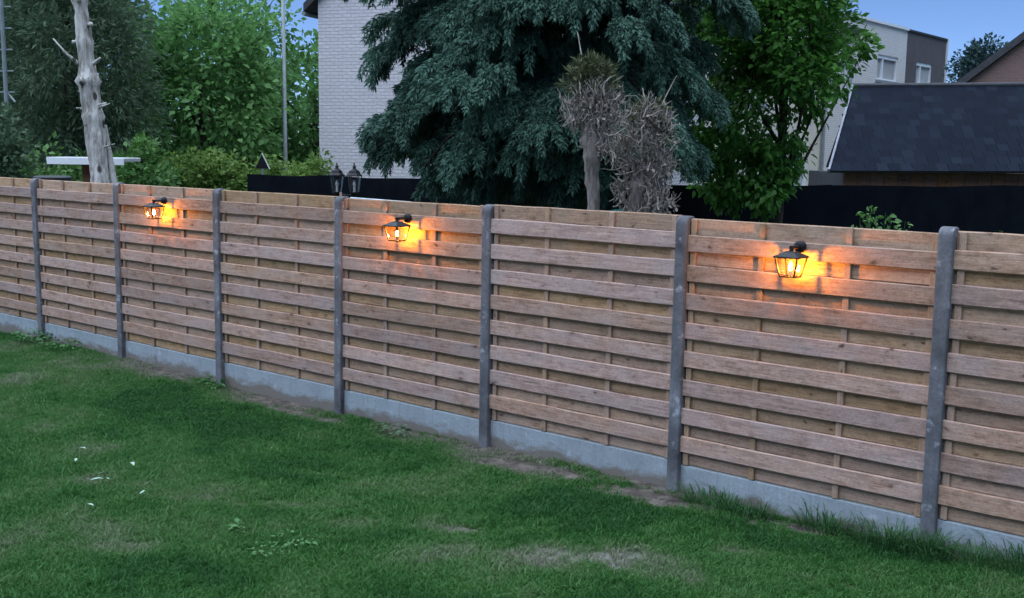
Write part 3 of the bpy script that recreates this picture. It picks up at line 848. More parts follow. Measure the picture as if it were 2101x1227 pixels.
# --- weeping conifer
def plume(seed):
    """drooping spray one unit long: starts outwards along +x, then hangs along -z"""
    g = np.random.default_rng(seed); V = []; F = []
    st = 24
    for k in range(st):
        s_ = (k+0.2)/st; c = np.array([0.34*(1-math.exp(-2.4*s_)), 0.05*math.sin(4*s_+seed), -s_**1.3])
        wd = 0.20*(1-0.60*s_)+0.03
        for j in range(6):
            a = g.random()*6.283
            d = np.array([math.cos(a)*0.6+0.12, math.sin(a)*0.75, -0.55-0.9*g.random()]); d /= np.linalg.norm(d)
            ln = 0.13*(0.7+0.8*g.random()); sd = np.cross(d, g.normal(size=3)); sd /= np.linalg.norm(sd); sd *= 0.026+0.012*g.random()
            b0 = c + np.array([math.cos(a), math.sin(a), 0])*wd*0.75*math.sqrt(g.random())
            i = len(V); V += [b0-sd, b0+sd, b0+d*ln]; F += [(i,i+1,i+2)]
    return np.array(V), np.array(F)
def conifer():
    bx_, by_ = 3.90, 5.16
    t_ = thing('conifer_tree', 'big dark weeping conifer with drooping blue green sprays', 'tree', (bx_, by_, -0.35))
    H = 10.5
    MB().tube([(0,0,0),(0.05,0.02,2.5),(-0.04,0.05,6),(0,0,H)], [0.34,0.28,0.17,0.03], 12).build('trunk', M['brown_bark'], t_, smooth=True)
    pos, Ms, tint = [], [], []
    bm_ = MB()
    z = 2.2; lev = 0
    while z < 9.6:
        nb = 9; R = 2.36*(1-max(0,(z-6.2))/5.2) if z > 6.2 else 2.32
        a0 = RNG.random()*6.28
        for b_ in range(nb):
            a = a0+6.283*(b_+RNG.normal()*0.18)/nb; L = R*(0.68+0.42*RNG.random())
            zb = z+RNG.normal()*0.22
            if zb < 2.65: L *= 0.56
            elif zb < 2.95: L *= 0.86
            low = zb < 3.3
            d = np.array([math.cos(a), math.sin(a)]); lat = np.array([-d[1], d[0]])
            rise = 0.30+0.25*RNG.random(); sag = (0.55 if low else 0.75)+0.45*RNG.random()
            def path(s_): return np.array([d[0]*L*s_, d[1]*L*s_, zb+rise*math.sin(min(s_,0.7)*2.2) - sag*s_**3])
            bm_.tube([path(s_) for s_ in (0.0,0.3,0.55,0.8,0.97)], [0.05,0.038,0.028,0.016,0.006], 5, cap=False)
            fan = 0.36+0.30*RNG.random(); bt = RNG.random()
            nh = 10 if z < 6 else 4
            for h in range(nh):
                s_ = 0.40+0.62*(h+RNG.random())/nh
                side = RNG.normal()*fan*min(1.0, (s_*1.1))*0.8
                hc = path(min(s_,1.02)); hc[:2] += lat*side; hc[2] -= 0.42*abs(side)**1.5 + RNG.random()*0.08
                rr_ = math.hypot(hc[0], hc[1])
                if hc[2] < 2.32+0.42*max(0, rr_-1.0): continue
                ht = RNG.random(); hr = 0.20+0.16*RNG.random()
                for k in range(13):
                    ph = a+side*0.8+RNG.normal()*0.75; q = hr*RNG.random()**0.6
                    p = hc + np.array([math.cos(ph)*q, math.sin(ph)*q, -1.3*q*q+RNG.normal()*0.02])
                    tilt = rad(RNG.uniform(0, 14) + 55*(1-q/hr)**1.5)
                    ca, sa = math.cos(ph), math.sin(ph); ct, si = math.cos(tilt), math.sin(tilt)
                    Rz = np.array([[ca,-sa,0],[sa,ca,0],[0,0,1]]); Ry = np.array([[ct,0,-si],[0,1,0],[si,0,ct]])
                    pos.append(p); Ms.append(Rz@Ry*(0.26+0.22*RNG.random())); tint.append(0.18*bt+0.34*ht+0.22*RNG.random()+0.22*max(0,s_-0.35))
        z += 0.50+0.14*RNG.random(); lev += 1
    # low inner skirt
    for k in range(620):
        a = RNG.random()*6.283; r = 0.4+1.1*RNG.random()
        p = np.array([math.cos(a)*r, math.sin(a)*r, 2.1+3.4*RNG.random()])
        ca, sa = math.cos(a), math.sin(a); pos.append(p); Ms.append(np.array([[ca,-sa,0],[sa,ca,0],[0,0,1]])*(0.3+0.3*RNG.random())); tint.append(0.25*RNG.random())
    bm_.build('branches', M['brown_bark'], t_, smooth=True)
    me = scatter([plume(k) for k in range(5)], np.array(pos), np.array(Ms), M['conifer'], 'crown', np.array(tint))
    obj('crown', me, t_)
conifer()

# --- leafy tree at the right of the conifer
def leafy_tree():
    bx_, by_ = 5.55, 9.0
    t_ = thing('leafy_tree', 'fresh green broadleaf tree hanging over the black screen beside the conifer', 'tree', (bx_, by_, -0.35))
    tips = []
    cl = ellipsoid_clumps(300, (0.0,0.0,4.45), (1.45,1.3,2.2), 0.30, (0.20,0.36), 4)
    cl2 = ellipsoid_clumps(50, (-0.2,-0.2,2.45), (1.2,0.95,0.62), 0.2, (0.16,0.32), 9)
    cl4 = ellipsoid_clumps(46, (-0.75,-0.75,2.95), (0.75,0.6,1.0), 0.1, (0.16,0.30), 14)
    cl3 = ellipsoid_clumps(30, (-0.1,0.3,6.6), (1.35,1.2,1.5), 0.3, (0.25,0.45), 12)
    ex = np.array([[0.0,-0.35,1.75,0.2],[0.12,-0.35,2.0,0.22],[-0.1,-0.3,2.0,0.2],[0.05,-0.4,2.3,0.22],[0.85,0.65,4.05,0.24],[1.0,0.72,4.2,0.2],[0.70,0.55,3.6,0.26],[0.95,0.80,4.35,0.16],[-0.75,-0.6,2.05,0.15],[-0.68,-0.55,1.88,0.12],[-0.66,-0.52,2.2,0.18],[0.1,-0.35,2.1,0.18],[0.25,-0.3,2.25,0.2],[-0.2,-0.1,2.1,0.16],[1.08,0.95,5.45,0.16],[1.0,0.9,5.3,0.2]])
    cl = np.concatenate([cl, cl2, cl3, cl4])
    side = cl[:,0]*0.771+cl[:,1]*0.637
    cl = cl[side < np.interp(cl[:,2]-0.35, [1.5,2.0,2.6,3.4,3.9,5.2], [0.0,0.25,0.55,0.68,0.86,0.40])]
    cl = cl[(cl[:,2] > 3.6) | (RNG.random(len(cl)) < 0.62)]
    cl = np.concatenate([cl, ex])
    tg = [tuple(cl[k,:3]) for k in range(0, 190, 10)] + [tuple(e[:3]) for e in ex[4:12]]
    limbs(t_, (0,0,0), (0.05,0.1,6.2), 0.10, 0.04, tg, M['brown_bark'], 0.032)
    foliage('crown', M['leaf_right'], t_, cl, 66, LEAF, 0.115, templates=[LEAF, LEAF2], updir=0.75, droop=0.30, centre=(0,0,4.0))
leafy_tree()

# --- left background: broad tree, dark conifers, shrub, hedge
def broad(name, label, base, c, r, ncl, per, size, mat, trunk=0.18, crad=(0.4,0.8), shell=0.45, seed=1, top=None, zmin=None, tmpl=None, group=None, extra=None, updir=0.6):
    t_ = thing(name, label, 'tree' if 'tree' in name else 'shrub', (base[0], base[1], base[2]), 0, group)
    cl = ellipsoid_clumps(ncl, c, r, shell, crad, seed, zmin)
    if extra is not None: cl = np.concatenate([cl, np.array(extra)])
    tg = [tuple(cl[k,:3]) for k in range(0, len(cl), max(1, len(cl)//9))]
    limbs(t_, (0,0,0), top or (c[0]*0.6, c[1]*0.6, c[2]+r[2]*0.35), trunk, trunk*0.3, tg, M['brown_bark'], trunk*0.3)
    foliage('crown', mat, t_, cl, per, LEAF2, size, templates=tmpl or [LEAF2], centre=c, updir=updir)
    return t_
G = 'trees beyond the neighbouring gardens'
broad('broadleaf_tree', 'bright green bushy broadleaf tree left of the tall grey pole', (-14.6,12.6,-0.4), (0,0,3.9), (2.6,2.3,3.3), 150, 70, 0.22, M['leaf_left'], seed=2, group=G)
broad('broadleaf_tree', 'green tree between the grey pole and the white gable house', (-14.9,17.2,-0.4), (0,0,3.3), (2.3,2.0,3.15), 110, 65, 0.23, M['leaf_left'], seed=5, group=G)
broad('broadleaf_tree', 'tall loose twigged tree rising at the top beside the grey pole', (-17.8,15.6,-0.4), (0,0,4.9), (2.9,2.5,3.6), 110, 55, 0.24, M['leaf_left'], seed=6, group=G)
broad('broadleaf_tree', 'dull green tree filling the gap behind the hedge', (-19.5,11.5,-0.4), (0,0,4.6), (3.2,3.0,4.4), 130, 60, 0.26, M['leaf_left'], seed=8, group=G)
broad('broadleaf_tree', 'distant low tree showing through below the bright broadleaf tree', (-21.4,19.7,-0.4), (0,0,3.1), (4.2,3.2,3.4), 120, 60, 0.30, M['leaf_left'], seed=31, group=G)
broad('needle_tree', 'dark fuzzy needle tree behind the dead trunk', (-9.7,5.9,-0.4), (0,0,4.6), (1.75,1.5,3.3), 150, 130, 0.17, M['leaf_dark'], seed=11, tmpl=[SPRIG], shell=0.3, updir=0.2, group=G)
broad('needle_tree', 'dark fuzzy needle tree at the left picture edge', (-12.8,4.4,-0.4), (0,0,4.4), (2.1,1.9,4.0), 150, 120, 0.19, M['leaf_dark'], seed=13, tmpl=[SPRIG], shell=0.3, updir=0.2, group=G)
broad('needle_tree', 'high needle tree between the left edge and the broadleaf tree', (-15.0,8.2,-0.4), (0,0,5.2), (2.0,1.9,4.4), 150, 110, 0.19, M['leaf_dark'], seed=15, tmpl=[SPRIG], shell=0.3, updir=0.2, group=G)
broad('leafy_shrub', 'light green leafy shrub right of the dead trunk', (-4.6,4.3,-0.35), (0,0,1.75), (0.62,0.6,0.95), 46, 55, 0.125, M['leaf_shrub'], 0.06, (0.16,0.32), 0.4, 17)
broad('leafy_shrub', 'low dark green shrub left of the white bird table', (-6.6,3.1,-0.35), (0,0,1.3), (1.2,0.8,1.25), 60, 55, 0.13, M['leaf_shrub'], 0.06, (0.2,0.4), 0.4, 18)
broad('leafy_shrub', 'green shrub low behind the dead trunk', (-6.2,4.7,-0.35), (0,0,1.3), (1.3,0.9,1.15), 60, 55, 0.13, M['leaf_shrub'], 0.06, (0.2,0.4), 0.4, 19)
broad('far_tree', 'dark bluish tree between the grey townhouse and the brick house', (-4.0,51.7,-0.4), (0,0,5.8), (1.55,1.55,2.5), 130, 90, 0.24, M['leaf_far'], 0.25, (0.5,0.9), 0.35, 23)
def hedge():
    A, B = Vector((-10.6,7.5,-0.35)), Vector((-6.75,10.5,-0.35)); d = B-A
    t_ = thing('clipped_hedge', 'light green loosely clipped hedge in front of the grey pole', 'hedge', A)
    n = 260; s_ = RNG.random(n); z = RNG.uniform(0.2, 2.25, n); q = RNG.uniform(-0.4, 0.4, n)
    nn = Vector((-d.y, d.x, 0)).normalized()
    top = 0.30*(fbm(s_*9, s_*0, 61)-0.5)
    z = z*(1+top*0.3)+0.05
    cl = np.stack([d.x*s_+nn.x*q, d.y*s_+nn.y*q, z, RNG.uniform(0.2,0.36,n)], 1)
    foliage('foliage', M['leaf_hedge'], t_, cl, 70, LEAF2, 0.13, updir=0.7)
    st = MB()
    for k in range(14):
        p = d*((k+0.5)/14); st.tube([p, p+Vector((0.1*math.sin(k),0.1,1.7))], [0.03,0.012], 5)
    st.build('stems', M['brown_bark'], t_)
hedge()

# --- dead trunk on the left
def dead_trunk():
    t_ = thing('dead_tree', 'tall bare grey dead trunk with broken branch stubs', 'tree', (-0.60, 1.20, -0.35))
    n, m = 22, 90; V_ = []; F_ = []
    for j in range(m):
        z = 6.0*j/(m-1)
        cx = 0.03*math.sin(z*1.3) - 0.37*(z-2.07)/2.48; cy = 0.02*math.cos(z*1.7)
        rr = 0.172 - 0.017*z + 0.014*math.sin(z*6.1)*math.sin(z*2.3)
        for kz, kh in ((2.95,0.030),(3.45,0.045),(3.95,0.024),(4.55,0.03)):
            rr += kh*math.exp(-((z-kz)/0.055)**2)
        for k in range(n):
            a = 6.283*k/n
            r = rr*(1+0.09*math.sin(3*a+z*2.2)+0.05*math.sin(7*a+z*5.0)+0.03*RNG.normal())
            V_.append((cx+r*math.cos(a), cy+r*math.sin(a), z))
    for j in range(m-1):
        for k in range(n): F_.append((j*n+k, j*n+(k+1)%n, (j+1)*n+(k+1)%n, (j+1)*n+k))
    b = MB(); b.v, b.f = V_, F_; b.build('trunk', M['dead_bark'], t_, smooth=True)
    def at_(z): return Vector((0.03*math.sin(z*1.3)-0.37*(z-2.07)/2.48, 0, z))
    R3 = Vector((0.771,0.637,0)); Fw = Vector((-0.64,0.77,0))
    def stub(z, side, ln, up, r0=0.03, r1=0.012, bend=0.0, fw=-0.3, name='branch_stub'):
        p = at_(z); d = (R3*side + Fw*fw + Vector((0,0,up))).normalized()
        q = p+d*0.10; MB().tube([p, q, q+d*ln*0.5+Vector((0,0,bend*0.3)), q+d*ln+Vector((0,0,bend))], [r0*1.2, r0, (r0+r1)/2, r1], 7).build(name, M['dead_bark'], t_, smooth=True)
    stub(3.62, -1, 0.36, 0.55, 0.026, 0.008, 0.16); stub(3.60, 1, 0.17, 0.7, 0.03, 0.018); stub(3.08, 1, 0.15, 0.3, 0.03, 0.012); stub(3.05, 0.8, 0.22, 0.25, 0.02, 0.006)
    stub(4.18, 1, 0.06, 0.15, 0.035, 0.03); stub(3.05, -1, 0.10, 0.15, 0.022, 0.008); stub(3.38, -1, 0.06, -0.7, 0.03, 0.012); stub(2.52, 1, 0.20, 0.3, 0.016, 0.006)
    stub(4.75, -1, 0.2, 0.4, 0.03, 0.012); stub(4.5, 0.3, 0.06, 0.1, 0.04, 0.03, fw=-1); stub(2.35, 0.1, 0.02, 0.0, 0.045, 0.04, fw=-1); stub(3.42, -0.3, 0.04, 0.2, 0.06, 0.05, fw=-1)
    stub(5.4, 1, 0.5, 0.5, 0.03, 0.01); stub(2.0, 0.3, 0.01, 0, 0.035, 0.03, fw=-1); stub(3.95, -1, 0.05, 0.1, 0.03, 0.02); stub(2.85, -0.6, 0.03, 0.1, 0.03, 0.02, fw=-0.8)
dead_trunk()
p = MB().tube([(0,0,0),(-0.62,0.12,1.45),(-1.22,0.25,2.85)], [0.046,0.043,0.036], 8).build('leaning_pole', M['wood_grey'], None, (0.45,1.13,-0.35))
tag(p, 'grey wooden pole leaning against the right side of the dead trunk', 'pole')

# bird table
t_ = thing('bird_table', 'brown bird table with a flat white roof behind the dead trunk', 'bird table', (-1.77, 1.78, -0.35), 0.66)
MB().box(-0.58,0.58,-0.30,0.30,2.34,2.40).build('roof', M['white_paint'], t_, bevel=0.008)
MB().box(-0.56,0.56,-0.32,-0.302,2.30,2.385).build('roof_edge', M['white_frame'], t_)
MB().box(-0.14,0.14,-0.12,0.12,1.78,2.338).build('house_box', M['wood_brown'], t_, bevel=0.01)
MB().box(-0.3,0.3,-0.22,0.22,1.74,1.778).build('tray', M['wood_brown'], t_, bevel=0.006)
MB().box(-0.05,0.05,-0.05,0.05,0,1.738).build('post', M['wood_brown'], t_)

# dark barrel behind the left end of the fence
m = MB().lathe([(0.24,0),(0.27,0.1),(0.275,1.9),(0.26,2.02),(0.285,2.03),(0.285,2.08),(0.24,2.10)], 18)
o = m.build('water_barrel', M['black_plastic'], None, (-2.95,1.75,-0.35)); tag(o, 'black water barrel top showing above the fence at the left', 'barrel')

# pale pole with rungs at the left edge
t_ = thing('rung_pole', 'pale metal pole with short rungs at the left picture edge', 'pole', (-4.98, 2.06, -0.35))
MB().tube([(0.07,0,0),(0.035,0,3.42),(0.0,0,7.5)], 0.034, 8).build('pole', M['galvanised'], t_)
for k in range(7):
    z = 3.42+0.345*k
    MB().bar((-0.10,-0.08,z),(0.13,0.10,z+0.005),0.022).build('rung', M['galvanised'], t_)
MB().bar((0.03,0.02,3.42),(0.13,0.10,3.26),0.03).build('brace', M['galvanised'], t_)
broad('leafy_shrub', 'shrub hiding the foot of the pale rung pole', (-4.75,1.75,-0.35), (0,0,1.7), (0.75,0.35,1.55), 70, 60, 0.12, M['leaf_dark'], 0.05, (0.18,0.34), 0.3, 29)

# tall grey street lamp pole
t_ = thing('street_lamp', 'tall grey steel lamp pole in front of the trees', 'street lamp', (-12.45, 13.9, -0.4))
MB().tube([(0,0,0),(0,0,0.9),(0,0,0.95),(0,0,8.6)], [0.085,0.085,0.068,0.045], 12).build('pole', M['galvanised'], t_, smooth=True)
MB().tube([(0,0,8.6),(0.15,-0.1,8.9),(0.9,-0.5,9.05)], 0.035, 8).build('arm', M['galvanised'], t_)
MB().box(0.7,1.3,-0.75,-0.45,8.98,9.10).build('lamp_head', M['galvanised'], t_, bevel=0.02)

# triangular road sign seen from behind
t_ = thing('road_sign', 'back of a dark triangular road sign above the hedge', 'sign', (-7.19, 9.0, -0.4), 0.66)
MB().tube([(0,0.03,0),(0,0.03,2.2)], 0.03, 8).build('pole', M['galvanised'], t_)
MB().prism([(-0.16,0,2.13),(0.16,0,2.13),(0.0,0,2.46)], (0,0.012,0)).build('sign_plate', M['black_metal'], t_, bevel=0.004)
MB().bar((0.175,-0.004,2.12),(0.0,-0.004,2.485),0.018).build('sign_rim', M['white_frame'], t_)

# ------------------------------------------------------------------ twin garden lamp, unlit
t_ = thing('twin_garden_lamp', 'unlit black double lantern on a post behind the fence', 'garden lamp', (4.67, 0.90, -0.50), 0.69)
bk = M['black_metal']
MB().tube([(0.03,0,0),(0.03,0,2.27)], [0.035,0.02], 10).build('post', bk, t_)
MB().tube([(-0.10,0,2.27),(0.03,0,2.26),(0.115,0,2.27)], 0.010, 8).build('cross_arm', bk, t_)
for sx in (-0.085, 0.095):
    ln = obj('lantern', None, t_, (sx,0,2.285)); ln.empty_display_size = 0.05
    n = 6
    MB().lathe([(0.012,-0.02),(0.05,0.0),(0.052,0.012)], n).build('base', bk, ln)
    MB().lathe([(0.082,0.176),(0.084,0.184),(0.062,0.205),(0.05,0.232),(0.02,0.248),(0.014,0.262),(0.02,0.272),(0.008,0.29),(0.006,0.312)], n).build('cap', bk, ln)
    f = MB()
    for k in range(n):
        a = 6.283*k/n; f.bar((0.05*math.cos(a),0.05*math.sin(a),0.012),(0.076*math.cos(a),0.076*math.sin(a),0.176),0.007)
    f.build('frame', bk, ln)
    for k in range(n):
        a, a2 = 6.283*k/n, 6.283*(k+1)/n; g = MB(); r0, r1 = 0.049, 0.075
        g.v = [(r0*math.cos(a),r0*math.sin(a),0.014),(r0*math.cos(a2),r0*math.sin(a2),0.014),(r1*math.cos(a2),r1*math.sin(a2),0.175),(r1*math.cos(a),r1*math.sin(a),0.175)]; g.f = [(0,1,2,3)]
        g.build('glass_pane', M['glass'], ln)
    MB().lathe([(0.012,0.012),(0.012,0.07),(0.018,0.09),(0.008,0.13)], 8).build('bulb', M['white_paint'], ln)
o = MB().tube([(0,0,0),(0.01,0,2.16)], 0.012, 6).build('cane_stake', M['wood_front'], None, (4.93,0.60,-0.35)); tag(o, 'thin straw coloured stake under the left half of the twin lamp', 'stake')
o = MB().box(-0.02,0.62,-0.012,0.012,-0.06,0.0).build('pale_board', M['pale_board'], None, (5.55,0.20,1.793), bevel=0.004); o.rotation_euler = (0,0.035,0.30)
tag(o, 'pale blue grey board propped just behind the fence top', 'board')
MB().tube([(0.3,0.0,-0.06),(0.3,0.0,-2.2)], 0.02, 6).build('prop', M['wood_grey'], o)

# ------------------------------------------------------------------ two cut-back dead conifers
def topped(name, label, loc, trunk, crown, ntw, olive, seed, long_twigs=()):
    t_ = thing(name, label, 'tree', loc)
    g = np.random.default_rng(seed)
    for P, R_ in trunk:
        P = [np.array(q) for q in P]; Q = []; RQ = []
        for k in range(len(P)-1):
            for h in range(6):
                u_ = h/6; Q.append(P[k]*(1-u_)+P[k+1]*u_+g.normal(size=3)*0.010); RQ.append((R_[k]*(1-u_)+R_[k+1]*u_)*(1+0.13*g.normal()))
        Q.append(P[-1]); RQ.append(R_[-1]*0.7)
        MB().tube(Q, RQ, 12).build('trunk', M['grey_bark'], t_, smooth=True)
    b = MB()
    for k in range(ntw):
        c = crown[g.integers(len(crown))]; c0 = np.array(c[:3]); rr = c[3]
        p = c0+g.normal(size=3)*rr*0.40
        d = g.normal(size=3)*0.55+np.array([0,0,1.05])+(p-c0)/rr*0.7; d /= np.linalg.norm(d)
        ln = (0.07+0.17*g.random())*(1.8 if g.random() < 0.10 else 1)
        r = 0.0028+0.006*g.random()**2; curl = np.cross(d, g.normal(size=3)); curl /= np.linalg.norm(curl)
        P = [p-d*ln*0.4]
        for q in range(1, 5):
            u_ = q/4; P.append(p-d*ln*0.4 + d*ln*u_ + curl*ln*0.15*math.sin(u_*math.pi*(0.6+0.8*g.random())) + g.normal(size=3)*0.006)
        b.tube(P, [r*1.3, r*1.15, r, r*0.8, r*0.4], 5)
    b.build('twigs', M['twig_wood'], t_)
    cr = np.array(crown)
    foliage('dry_foliage', M['dry_twigs'], t_, np.repeat(cr, 3, 0), 20, SPRIG, 0.05, templates=[SPRIG, LEAF2], updir=0.2, droop=0.1)
    if olive is not None:
        foliage('green_sprigs', M['leaf_olive'], t_, np.array(olive), 80, SPRIG, 0.085, templates=[SPRIG], updir=0.3, droop=-0.35)
    for P in long_twigs:
        MB().tube([tuple(np.array(q)-np.array(loc)) for q in P], [0.008, 0.007, 0.004], 5).build('long_twig', M['twig_wood'], t_)
t = NT('twig_wood'); nn_ = t.noise(t.objcoord(), 14, 3, 0.6)
M['twig_wood'] = t.color(t.ramp(nn_, [(0.3,(0.15,0.125,0.105)),(0.52,(0.30,0.255,0.22)),(0.72,(0.48,0.43,0.375))]), 0.85, 0.2)
R3 = np.array([0.771,0.637,0]); F3 = np.array([-0.64,0.77,0])
def loc3(r, z, f=0): return tuple(R3*r+F3*f+np.array([0,0,z]))
def C4(r, z, q, f=0): return [*loc3(r, z, f), q]
topped('topped_conifer', 'cut back dead conifer with thick bare stem and olive green tuft on top', (6.98,2.08,-0.35),
  [([loc3(0.02,0),loc3(0.02,1.2),loc3(0.0,2.25),loc3(-0.02,2.62),loc3(-0.06,2.9)], [0.095,0.082,0.070,0.085,0.05]),
   ([loc3(-0.02,2.5),loc3(-0.10,2.75),loc3(-0.16,3.0)], [0.06,0.05,0.025]), ([loc3(0.0,2.5),loc3(0.08,2.75),loc3(0.10,3.05)], [0.06,0.045,0.02])],
  [C4(-0.12,2.95,0.17),C4(0.02,3.0,0.18),C4(-0.02,2.85,0.18,0.1),C4(0.08,2.85,0.15),C4(-0.05,3.15,0.18),C4(-0.15,3.1,0.14),C4(0.05,3.15,0.15),C4(0.10,2.65,0.12),C4(0.17,2.95,0.15),C4(-0.22,2.95,0.13),C4(0.16,3.12,0.13)], 520,
  [C4(-0.10,3.27,0.13),C4(0.02,3.32,0.14),C4(-0.18,3.36,0.10),C4(-0.03,3.42,0.12),C4(0.08,3.38,0.10),C4(-0.12,3.42,0.10),C4(-0.22,3.25,0.10),C4(0.13,3.25,0.10)], 71, [[(6.84,2.11,2.9),(6.79,2.09,3.2),(6.713,2.126,3.41)], [(6.95,2.2,2.75),(7.0,2.25,2.9),(7.05,2.3,3.08)]])
topped('topped_conifer', 'bushy cut back dead conifer full of dry twigs, right of the bare stemmed one', (7.08,2.70,-0.35),
  [([loc3(-0.06,0),loc3(-0.04,1.0),loc3(-0.02,2.0),loc3(0.05,2.5)], [0.13,0.12,0.10,0.05]), ([loc3(0.14,0.2),loc3(0.16,1.5),loc3(0.16,2.4)], [0.07,0.06,0.03]),
   ([loc3(0.05,1.8),loc3(0.2,2.3),loc3(0.24,2.8)], [0.05,0.04,0.02])],
  [C4(0.08,2.95,0.19),C4(0.22,2.85,0.18),C4(-0.05,2.8,0.18),C4(0.25,2.65,0.18),C4(0.05,2.65,0.2,-0.05),C4(-0.10,2.5,0.16),C4(0.16,2.45,0.2),C4(0.0,2.3,0.19),C4(-0.12,2.2,0.14),C4(0.2,2.2,0.17),C4(0.1,2.05,0.18,-0.05),C4(-0.08,1.95,0.14),C4(0.26,2.9,0.12),C4(0.1,3.02,0.14),C4(0.3,2.45,0.15),C4(0.28,2.1,0.14),C4(-0.18,2.65,0.14)], 900,
  [C4(0.05,3.04,0.10),C4(0.18,3.02,0.09),C4(-0.06,2.92,0.10),C4(0.28,2.78,0.08)], 77, [[(7.19,2.92,2.68),(7.24,2.98,2.85),(7.30,3.05,3.03)]])
# small plants
def stalk_plant(name, label, loc, n, h, spread, leaf, mat, seed, cat='plant', group=None):
    t_ = thing(name, label, cat, loc, 0, group); g = np.random.default_rng(seed); b = MB(); cl = []
    for k in range(n):
        a = g.random()*6.283; e = Vector((math.cos(a)*spread*g.random(), math.sin(a)*spread*g.random(), h*(0.65+0.4*g.random())))
        b.tube([(0.3*e.x,0.3*e.y,0), (e.x*0.6,e.y*0.6,e.z*0.6), tuple(e)], [0.006,0.005,0.002], 5)
        for s_ in (0.45,0.6,0.75,0.88,0.98): cl.append([e.x*s_, e.y*s_, e.z*s_, spread*0.20+0.03])
    b.build('stem', mat, t_); foliage('leaves', mat, t_, np.array(cl), 10, LEAF, leaf, templates=[LEAF], updir=0.8)
stalk_plant('climber_plant', 'small leafy shoot rising behind the fence above the nearest lantern', (9.38,3.36,-0.35), 30, 2.03, 0.26, 0.05, M['leaf_shrub'], 5)
stalk_plant('climber_plant', 'tiny weed tips peeping over the fence right of the nearest post', (11.20,0.55,-0.35), 9, 2.14, 0.18, 0.025, M['leaf_shrub'], 6)
stalk_plant('climber_plant', 'small grey green plant at the foot of the topped conifers', (6.70,1.85,-0.35), 6, 2.02, 0.16, 0.06, M['conifer'], 8)
o = MB().box(-0.09,0.09,-0.004,0.004,-0.02,0.02).build('teal_strap', M['teal'], None, (5.62,4.55,1.52)); o.rotation_euler = (0,-0.1,0.69)
tag(o, 'short teal strap on a stake before the black screen', 'strap')
MB().tube([(0,0.012,0.02),(0,0.012,-1.85)], 0.008, 6).build('stake', M['black_metal'], o)

def grass_clump(label, x, y, n, h, spread, seed):
    g = np.random.default_rng(seed); V_ = []; F_ = []; T = []
    for k in range(n):
        a = g.random()*6.283; r = spread*g.random()**0.7*1.25; p = np.array([r*math.cos(a), min(r*math.sin(a)*0.55, 0.09), -0.02]); hh = 0.82*h*(0.18+1.05*g.random()**1.6)
        d = (np.array([math.cos(a), math.sin(a)*0.5-0.2])+g.normal(size=2)*0.45)*hh*(0.3+0.75*g.random()); w = np.array([-math.sin(a), math.cos(a), 0])*0.0034
        P = [p, p+np.array([d[0]*0.25,d[1]*0.25,hh*0.5]), p+np.array([d[0]*0.62,d[1]*0.62,hh*0.86]), p+np.array([d[0]*1.1,d[1]*1.1,hh*0.88])]
        i = len(V_); V_ += [P[0]-w,P[0]+w,P[1]-w,P[1]+w,P[2]-w*0.7,P[2]+w*0.7,P[3]]; F_ += [(i,i+1,i+3),(i,i+3,i+2),(i+2,i+3,i+5),(i+2,i+5,i+4),(i+4,i+5,i+6)]; T += [g.random()]*7
    o = obj('grass_clump', np_mesh('grass_clump', np.array(V_), np.array(F_), M['tall_grass'], np.array(T)), None, (x, y, float(ground_z(np.array([x]), np.array([y]))[0])))
    tag(o, label, 'grass clump', 'tall grass along the plinth')
grass_clump('wide dark grass clump left below the nearest lantern panel', 9.72, -0.13, 420, 0.17, 0.26, 1)
grass_clump('small dark grass clump beside the wide one, under the nearest lantern', 9.98, -0.13, 180, 0.14, 0.15, 8)
grass_clump('upright grass clump midway below the nearest lantern panel', 10.47, -0.10, 260, 0.20, 0.15, 2)
grass_clump('dense dark grass clump just left of the nearest post', 10.92, -0.14, 420, 0.20, 0.20, 3)
grass_clump('dense dark grass clump at the foot of the nearest post', 11.12, -0.17, 460, 0.19, 0.20, 4)
grass_clump('dark grass clump right of the nearest post', 11.42, -0.13, 360, 0.15, 0.20, 5)
grass_clump('dark grass clump at the right picture edge', 11.75, -0.12, 420, 0.19, 0.24, 6)

def weed_patch(label, x, y, n, r, leaf, seed, mat=None, h=0.05, group='weeds in the lawn'):
    z = float(ground_z(np.array([x]), np.array([y]))[0])
    g = np.random.default_rng(seed)
    pos = []; out = []
    for k in range(n):
        a = g.random()*6.283; rr = r*math.sqrt(g.random()); pos.append([rr*math.cos(a), rr*math.sin(a)*0.7, h*(0.3+0.9*g.random())]); out.append([math.cos(a), math.sin(a), 0.25*g.normal()])
    up = g.normal(size=(n,3))*0.3; up[:,2] += 1
    Mx = frames(np.array(out), up)*(leaf*(0.7+0.6*g.random(n)))[:,None,None]
    if n <= 40:                                     # leaves big enough to tell apart
        o = thing('broadleaf_weed', label, 'weed', (x, y, z), 0, group)
        lm = np_mesh('leaf', LEAF[0], LEAF[1], mat or M['weed'], g.random(len(LEAF[0])))
        for k in range(n):
            f_ = obj('leaf', lm, o); f_.matrix_local = Matrix.Translation(Vector(pos[k])) @ Matrix([list(q) for q in Mx[k]]).to_4x4()
        return
    o = obj('broadleaf_weed', scatter([LEAF], np.array(pos), Mx, mat or M['weed'], 'broadleaf_weed'), None, (x, y, z)); tag(o, label, 'weed', group)
weed_patch('leafy green weeds round the foot of the leftmost post', 0.02, -0.17, 130, 0.26, 0.06, 1, h=0.13)
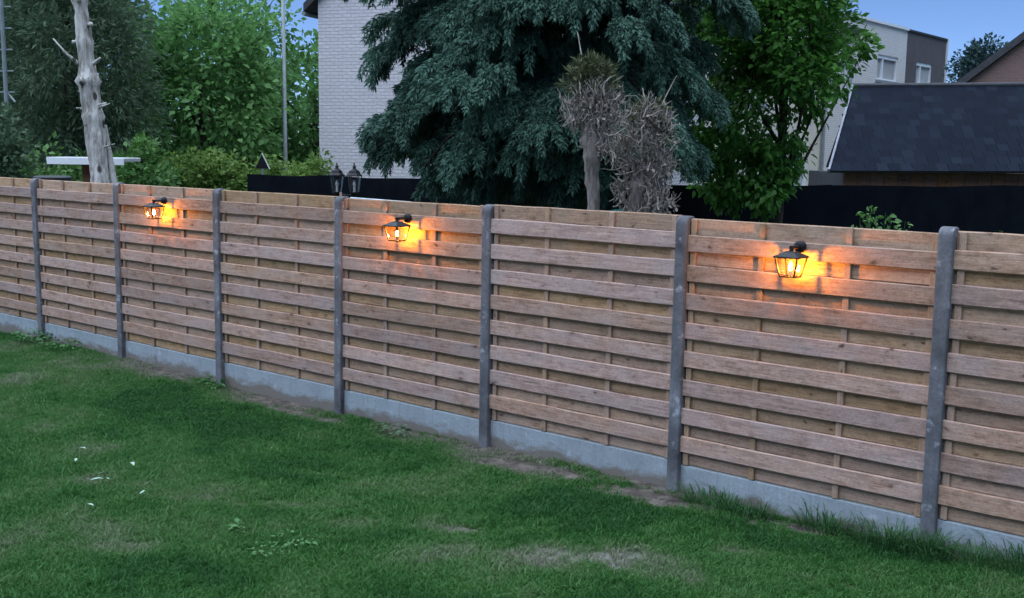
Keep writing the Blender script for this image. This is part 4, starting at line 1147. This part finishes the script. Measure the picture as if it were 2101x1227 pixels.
weed_patch('leafy green weeds left of the farthest lantern post', 0.75, -0.15, 90, 0.35, 0.05, 2, h=0.10)
weed_patch('small green weed at the foot of the post right of the farthest lantern', 3.76, -0.14, 70, 0.17, 0.05, 3, h=0.08)
weed_patch('pale green rosette weed in the lawn at the lower left middle', 7.62, -2.66, 14, 0.05, 0.055, 4, M['weed'], 0.05)
weed_patch('spreading pale weed right of the rosette weed in the lawn', 8.02, -2.55, 40, 0.15, 0.035, 5, M['weed'], 0.05)
weed_patch('low pale weed nearest the picture bottom in the lawn', 8.05, -2.80, 36, 0.13, 0.032, 6, M['weed'], 0.045)
weed_patch('dark earth bound weed below the middle lantern panel', 6.55, -0.20, 50, 0.16, 0.05, 7, M['leaf_dark'], 0.06)

pale = [(5.127,-2.390,0.085,0.4,'topmost pale fallen leaf on the lawn at the left'), (5.466,-2.597,0.075,2.6,'pale fallen leaf just below the topmost one'),
        (5.991,-2.785,0.11,0.9,'largest whitish fallen leaf of the left lawn group'), (5.905,-2.660,0.07,1.4,'small whitish leaf above the largest one'),
        (6.03,-2.700,0.08,0.2,'narrow pale leaf right of the largest whitish one'), (5.816,-2.331,0.12,-0.4,'long pale leaf lying right of the others'),
        (6.579,-2.734,0.085,2.0,'pale crumpled leaf lowest on the right of the group'), (6.484,-3.071,0.07,0.1,'faint pale leaf lowest on the left of the group')]
lm_v = np.array([[0,0,0],[0.3,0.14,0.06],[0.65,0.13,0.10],[1.0,0.02,0.02],[0.65,-0.12,0.16],[0.3,-0.13,0.12],[0.35,0,0.02],[0.68,0,0.06]])
lm_f = np.array([[0,6,1],[1,6,2],[6,7,2],[2,7,3],[3,7,4],[4,7,6],[4,6,5],[5,6,0]])
for x, y, s, a, lab in pale:
    me = np_mesh('fallen_leaf', lm_v*s, lm_f, M['pale_leaf'])
    o = obj('fallen_leaf', me, None, (x, y, float(ground_z(np.array([x]), np.array([y]))[0])+0.06), (RNG.normal()*0.12+0.2, RNG.normal()*0.12, a))
    tag(o, lab, 'leaf', 'pale leaves on the lawn')
